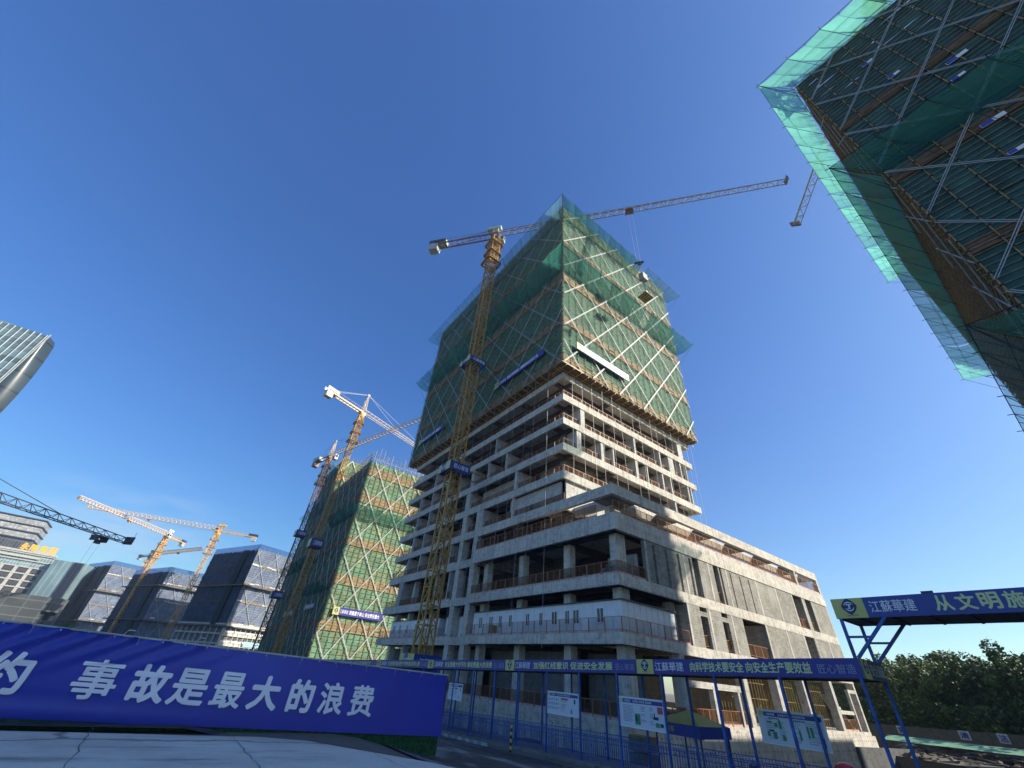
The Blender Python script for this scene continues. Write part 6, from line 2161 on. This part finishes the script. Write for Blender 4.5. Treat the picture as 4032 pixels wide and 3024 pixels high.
A3, B3 = polar(107.5, 372), polar(97.45, 366)
w3, a3, d3, bk3, L3 = facade_block(of, A3, B3, 14, -3, 18.2, DST, 'stone_base')
mb = MB()
for s_, w_ in ((0.30, 5.0), (0.55, 4.2)):
    mb.obox(a3 + d3 * (L3 * s_) - bk3 * 0.1 + Vector((0, 0, 5.5)), d3, bk3, Z, w_, 0.2, 6.0)
mesh_each('doorway', mb, DARK, w3)
mb = MB(); mb.obox(a3 + d3 * (L3 * 0.915) - bk3 * 0.3 + Vector((0, 0, 10.8)), d3, bk3, Z, 0.9, 0.1, 1.3)
mesh_obj('yellow_sign', mb, plain('yellow logo sign', (0.85, 0.6, 0.05)), w3)

tb = thing('dark_ribbed_tower', 'tall dark ribbed tower with a pale screened crown behind the orange lettering', 'building', (-120, 470, -3))
A4, B4 = polar(107.5, 480), polar(102.3, 470)
w4, a4, d4, bk4, L4 = facade_block(tb, A4, B4, 26, -3, 56, facadeglass('dark ribbed glass', (0.07, 0.08, 0.10), 1.8, 6, 0.22, (0.18, 0.17, 0.17), 0.3, 0.4))
mb = MB()
for k in range(3):
    mb.obox(a4 + d4 * (L4 / 2) + bk4 * 12 + Vector((0, 0, 58 + k * 4.6)), d4, bk4, Z, L4 / 2, 12.6, 1.7)
mesh_each('crown_screen', mb, facadeglass('pale louvre screen', (0.55, 0.56, 0.54), 1.2, 1.7, 0.15, (0.25, 0.25, 0.26), 0.5, 0.5), tb)
mb = MB()
for k in range(4):
    mb.obox(a4 + d4 * (L4 / 2) + bk4 * 12 + Vector((0, 0, 56 + k * 4.6)), d4, bk4, Z, L4 / 2 + 0.4, 13.0, 0.35)
mesh_each('crown_slab', mb, STEEL_D, tb)

# sail shaped glass tower cut by the left edge
gtw = thing('glass_sail_tower', 'glass tower with a curved sail shaped end at the left edge of the picture', 'building', (-59, 149, -3))
A5 = polar(111.66, 160); Lf = polar(118.5, 178)
dl = (Lf - A5).normalized()
dr = Vector((dl.y, -dl.x, 0))
if dr.dot(A5) < 0:
    dr = -dr
zt = 69.3
mb = MB()
mb.add([A5 + Vector((0, 0, -3)), A5 + Vector((0, 0, zt)), Lf + Vector((0, 0, zt + 3)), Lf + Vector((0, 0, -3))], [(0, 1, 2, 3)])
mb.add([Lf + Vector((0, 0, -3)), Lf + Vector((0, 0, zt + 3)), Lf + dr * 20 + Vector((0, 0, zt + 3)), Lf + dr * 20 + Vector((0, 0, -3))], [(0, 1, 2, 3)])
mesh_obj('curtain_wall', mb, facadeglass('pale glass curtain wall', (0.20, 0.29, 0.33), 40, 1.9, 0.05, (0.4, 0.47, 0.49), 0.2, 0.5), gtw)
mb = MB()
nrm = dl.cross(Vector((0, 0, 1)))
if nrm.dot(A5) > 0:
    nrm = -nrm
k = 0
while k * 1.55 < 24:
    p = A5 + dl * (0.4 + k * 1.55) + nrm * 0.15
    mb.rod(p + Vector((0, 0, -3)), p + Vector((0, 0, zt + 0.2 + 0.1 * k)), 0.10)
    k += 1
mesh_obj('mullion', mb, plain('pale green mullion', (0.5, 0.6, 0.58)), gtw)
# curved end: outline bulges to the right and closes in an arc at the top
mb = MB()
cols_, rows_ = 10, 90
side = Vector((-dl.x, -dl.y, 0))
for j in range(rows_ + 1):
    z = -3 + (zt + 3) * j / rows_
    h = (zt - z)
    wmax = 3.3 * math.sin(math.pi / 2 * min(1, max(h, 0) / 26.0)) ** 0.7
    for i in range(cols_ + 1):
        s = i / cols_
        p = A5 + side * (wmax * s) + dr * (3.0 * s * s) + Vector((0, 0, z))
        mb.v.append(tuple(p))
for j in range(rows_):
    for i in range(cols_):
        q = j * (cols_ + 1) + i
        mb.f.append((q, q + 1, q + cols_ + 2, q + cols_ + 1)); mb.m.append(0)
mesh_obj('curved_end', mb, facadeglass('grey banded cladding', (0.045, 0.07, 0.085), 60.0, 5.2, 0.22, (0.02, 0.025, 0.03), 0.2, 0.3), gtw, smooth=True)
mb = MB(); mb.rod(A5 + Vector((0, 0, -3)), A5 + Vector((0, 0, zt + 0.6)), 0.16)
mesh_obj('edge_trim', mb, GREYP, gtw)


# ------------------------------------------------------------------ street lamps and people
for (az_, D, lb) in ((101.6, 240, 'white street lamp in front of the dark stone base'), (92.3, 150, 'white twin arm lamp just above the banner, left one'), (86.4, 150, 'white lamp above the banner near the bare concrete frame')):
    p = polar(az_, D, -3)
    t = thing('street_lamp', lb, 'street lamp', tuple(p), 'white street lamps above the banner')
    hgt = 7.5 if D > 200 else 6.0
    mb = MB(); mb.rod(p, p + Vector((0, 0, hgt)), 0.12, 6, 0, 0.08); mb.rod(p + Vector((0, 0, hgt)), p + Vector((0.6, 0, hgt + 0.8)), 0.07)
    mesh_obj('pole', mb, WHITE, t)
    mb = MB(); mb.obox(p + Vector((1.2, 0, hgt + 0.9)), (1, 0, 0), (0, 1, 0), Z, 0.7, 0.16, 0.09)
    mesh_obj('lamp_head', mb, WHITE, t)


def person(label, loc, face_ang, helmet, jacket, trousers):
    """standing worker; one skinned body, helmet and clothes as children"""
    t = thing('person', label, 'person', loc)
    t.rotation_euler = (0, 0, rad(face_ang))
    bpy.context.view_layer.update()

    def skin(name, pts, edges, radii, mat, sub=2):
        me = bpy.data.meshes.new(name + '_source'); me.from_pydata(pts, edges, [])
        o = bpy.data.objects.new(name + '_source', me); COL.objects.link(o)
        md = o.modifiers.new('skin', 'SKIN'); md.use_smooth_shade = True
        for v, r in zip(me.skin_vertices[0].data, radii):
            v.radius = (r, r) if not isinstance(r, tuple) else r
        me.skin_vertices[0].data[0].use_root = True
        s_ = o.modifiers.new('sub', 'SUBSURF'); s_.levels = sub; s_.render_levels = sub
        dg = bpy.context.evaluated_depsgraph_get()
        m2 = bpy.data.meshes.new_from_object(o.evaluated_get(dg)); m2.name = name
        bpy.data.objects.remove(o)
        m2.materials.clear(); m2.materials.append(mat)
        q = bpy.data.objects.new(name, m2); link(q, t)
        return q
    SKN = plain('skin', (0.42, 0.26, 0.18), 0.6, 0.08, 8)
    pts = [(0, 0, 0.95), (0, 0, 1.12), (0, 0, 1.32), (0, 0, 1.46), (0.01, 0, 1.53), (0.02, 0, 1.60), (0.015, 0, 1.70),
           (0, 0.19, 1.42), (0.03, 0.25, 1.14), (0.12, 0.22, 0.92), (0.15, 0.21, 0.85), (0, -0.19, 1.42), (0.03, -0.25, 1.14), (0.12, -0.22, 0.92), (0.15, -0.21, 0.85),
           (0, 0.1, 0.88), (0.02, 0.11, 0.48), (0, 0.11, 0.08), (0.14, 0.12, 0.04), (0, -0.1, 0.88), (0.02, -0.11, 0.48), (0, -0.11, 0.08), (0.14, -0.12, 0.04)]
    ed = [(0, 1), (1, 2), (2, 3), (3, 4), (4, 5), (5, 6), (3, 7), (7, 8), (8, 9), (9, 10), (3, 11), (11, 12), (12, 13), (13, 14), (0, 15), (15, 16), (16, 17), (17, 18), (0, 19), (19, 20), (20, 21), (21, 22)]
    ra = [0.13, 0.125, 0.14, 0.10, 0.055, 0.085, 0.08, 0.065, 0.045, 0.035, 0.03, 0.065, 0.045, 0.035, 0.03, 0.085, 0.06, 0.045, 0.04, 0.085, 0.06, 0.045, 0.04]
    skin('body', pts, ed, ra, SKN)
    skin('jacket', pts[:4] + [pts[7], pts[8], pts[9], pts[11], pts[12], pts[13]], [(0, 1), (1, 2), (2, 3), (3, 4), (4, 5), (5, 6), (3, 7), (7, 8), (8, 9)], [0.155, 0.15, 0.165, 0.115, 0.085, 0.065, 0.055, 0.085, 0.065, 0.055], jacket)
    skin('trousers', [pts[0], pts[15], pts[16], pts[17], pts[19], pts[20], pts[21]], [(0, 1), (1, 2), (2, 3), (0, 4), (4, 5), (5, 6)], [0.15, 0.11, 0.085, 0.075, 0.11, 0.085, 0.075], trousers)
    mb = MB()
    rings = [(0.0, 0.135), (0.0, 0.118), (0.03, 0.117), (0.065, 0.108), (0.095, 0.088), (0.118, 0.058), (0.13, 0.025)]
    n = 20
    for (z, r) in rings:
        for i in range(n):
            a = 2 * math.pi * i / n
            k = 1.28 if (z == 0.0 and r > 0.13 and math.cos(a) > 0.3) else 1.0
            mb.v.append((0.02 + math.cos(a) * r * 1.12 * k, math.sin(a) * r, 1.665 + z + (0.0 if r < 0.13 else -0.006)))
    for j in range(len(rings) - 1):
        for i in range(n):
            mb.f.append((j * n + i, j * n + (i + 1) % n, (j + 1) * n + (i + 1) % n, (j + 1) * n + i)); mb.m.append(0)
    mb.f.append(tuple((len(rings) - 1) * n + i for i in range(n))); mb.m.append(0)
    me = bpy.data.meshes.new('safety_helmet'); me.from_pydata(mb.v, [], mb.f); me.materials.append(helmet)
    me.polygons.foreach_set('use_smooth', [True] * len(me.polygons))
    link(bpy.data.objects.new('safety_helmet', me), t)
    # face: nose, eyes, mouth
    f = MB()
    f.add([(0.105, 0, 1.635), (0.118, 0.014, 1.605), (0.13, 0, 1.602), (0.118, -0.014, 1.605)], [(0, 1, 2), (0, 2, 3), (1, 3, 2)])
    me = bpy.data.meshes.new('nose'); me.from_pydata(f.v, [], f.f); me.materials.append(SKN); link(bpy.data.objects.new('nose', me), t)
    f = MB()
    for s in (-1, 1):
        f.obox((0.098, s * 0.032, 1.635), (1, 0, 0), (0, 1, 0), Z, 0.004, 0.012, 0.005)
    f.obox((0.1, 0, 1.572), (1, 0, 0), (0, 1, 0), Z, 0.004, 0.022, 0.004)
    me = bpy.data.meshes.new('eyes_and_mouth'); me.from_pydata(f.v, [], f.f); me.materials.append(DARK); link(bpy.data.objects.new('eyes_and_mouth', me), t)
    return t


HR = plain('red helmet plastic', (0.42, 0.018, 0.02), 0.25, 0.08, 3)
JK = plain('dark navy work jacket', (0.02, 0.028, 0.075), 0.8, 0.3, 6)
TRS = plain('dark work trousers', (0.03, 0.032, 0.04), 0.8, 0.3, 6)
pr_ = polar(20.3, 7.2)
person('person in a red safety helmet cut off by the bottom edge of the picture', (pr_.x, pr_.y, -0.66), 140, HR, JK, TRS)
pw = polar(27.85, 33.0)
person('person in a white safety helmet and dark jacket behind the railing', (pw.x, pw.y, -2.62), 200, plain('white helmet plastic', (0.5, 0.58, 0.66), 0.3, 0.05), JK, TRS)
bpy.context.view_layer.update()

# ------------------------------------------------------------------ thin autumn haze over the whole site
mb = MB(); mb.box(-700, 700, -700, 700, -7.5, 112)
m = bpy.data.materials.new('thin haze'); m.use_nodes = True
hn = m.node_tree; hn.nodes.clear()
ho = hn.nodes.new('ShaderNodeOutputMaterial'); hv = hn.nodes.new('ShaderNodeVolumePrincipled')
hv.inputs['Color'].default_value = (0.86, 0.92, 1.0, 1)
hv.inputs['Density'].default_value = 0.00035
hv.inputs['Anisotropy'].default_value = 0.3
hn.links.new(hv.outputs[0], ho.inputs['Volume'])
structure(mesh_obj('haze', mb, m), 'stuff')
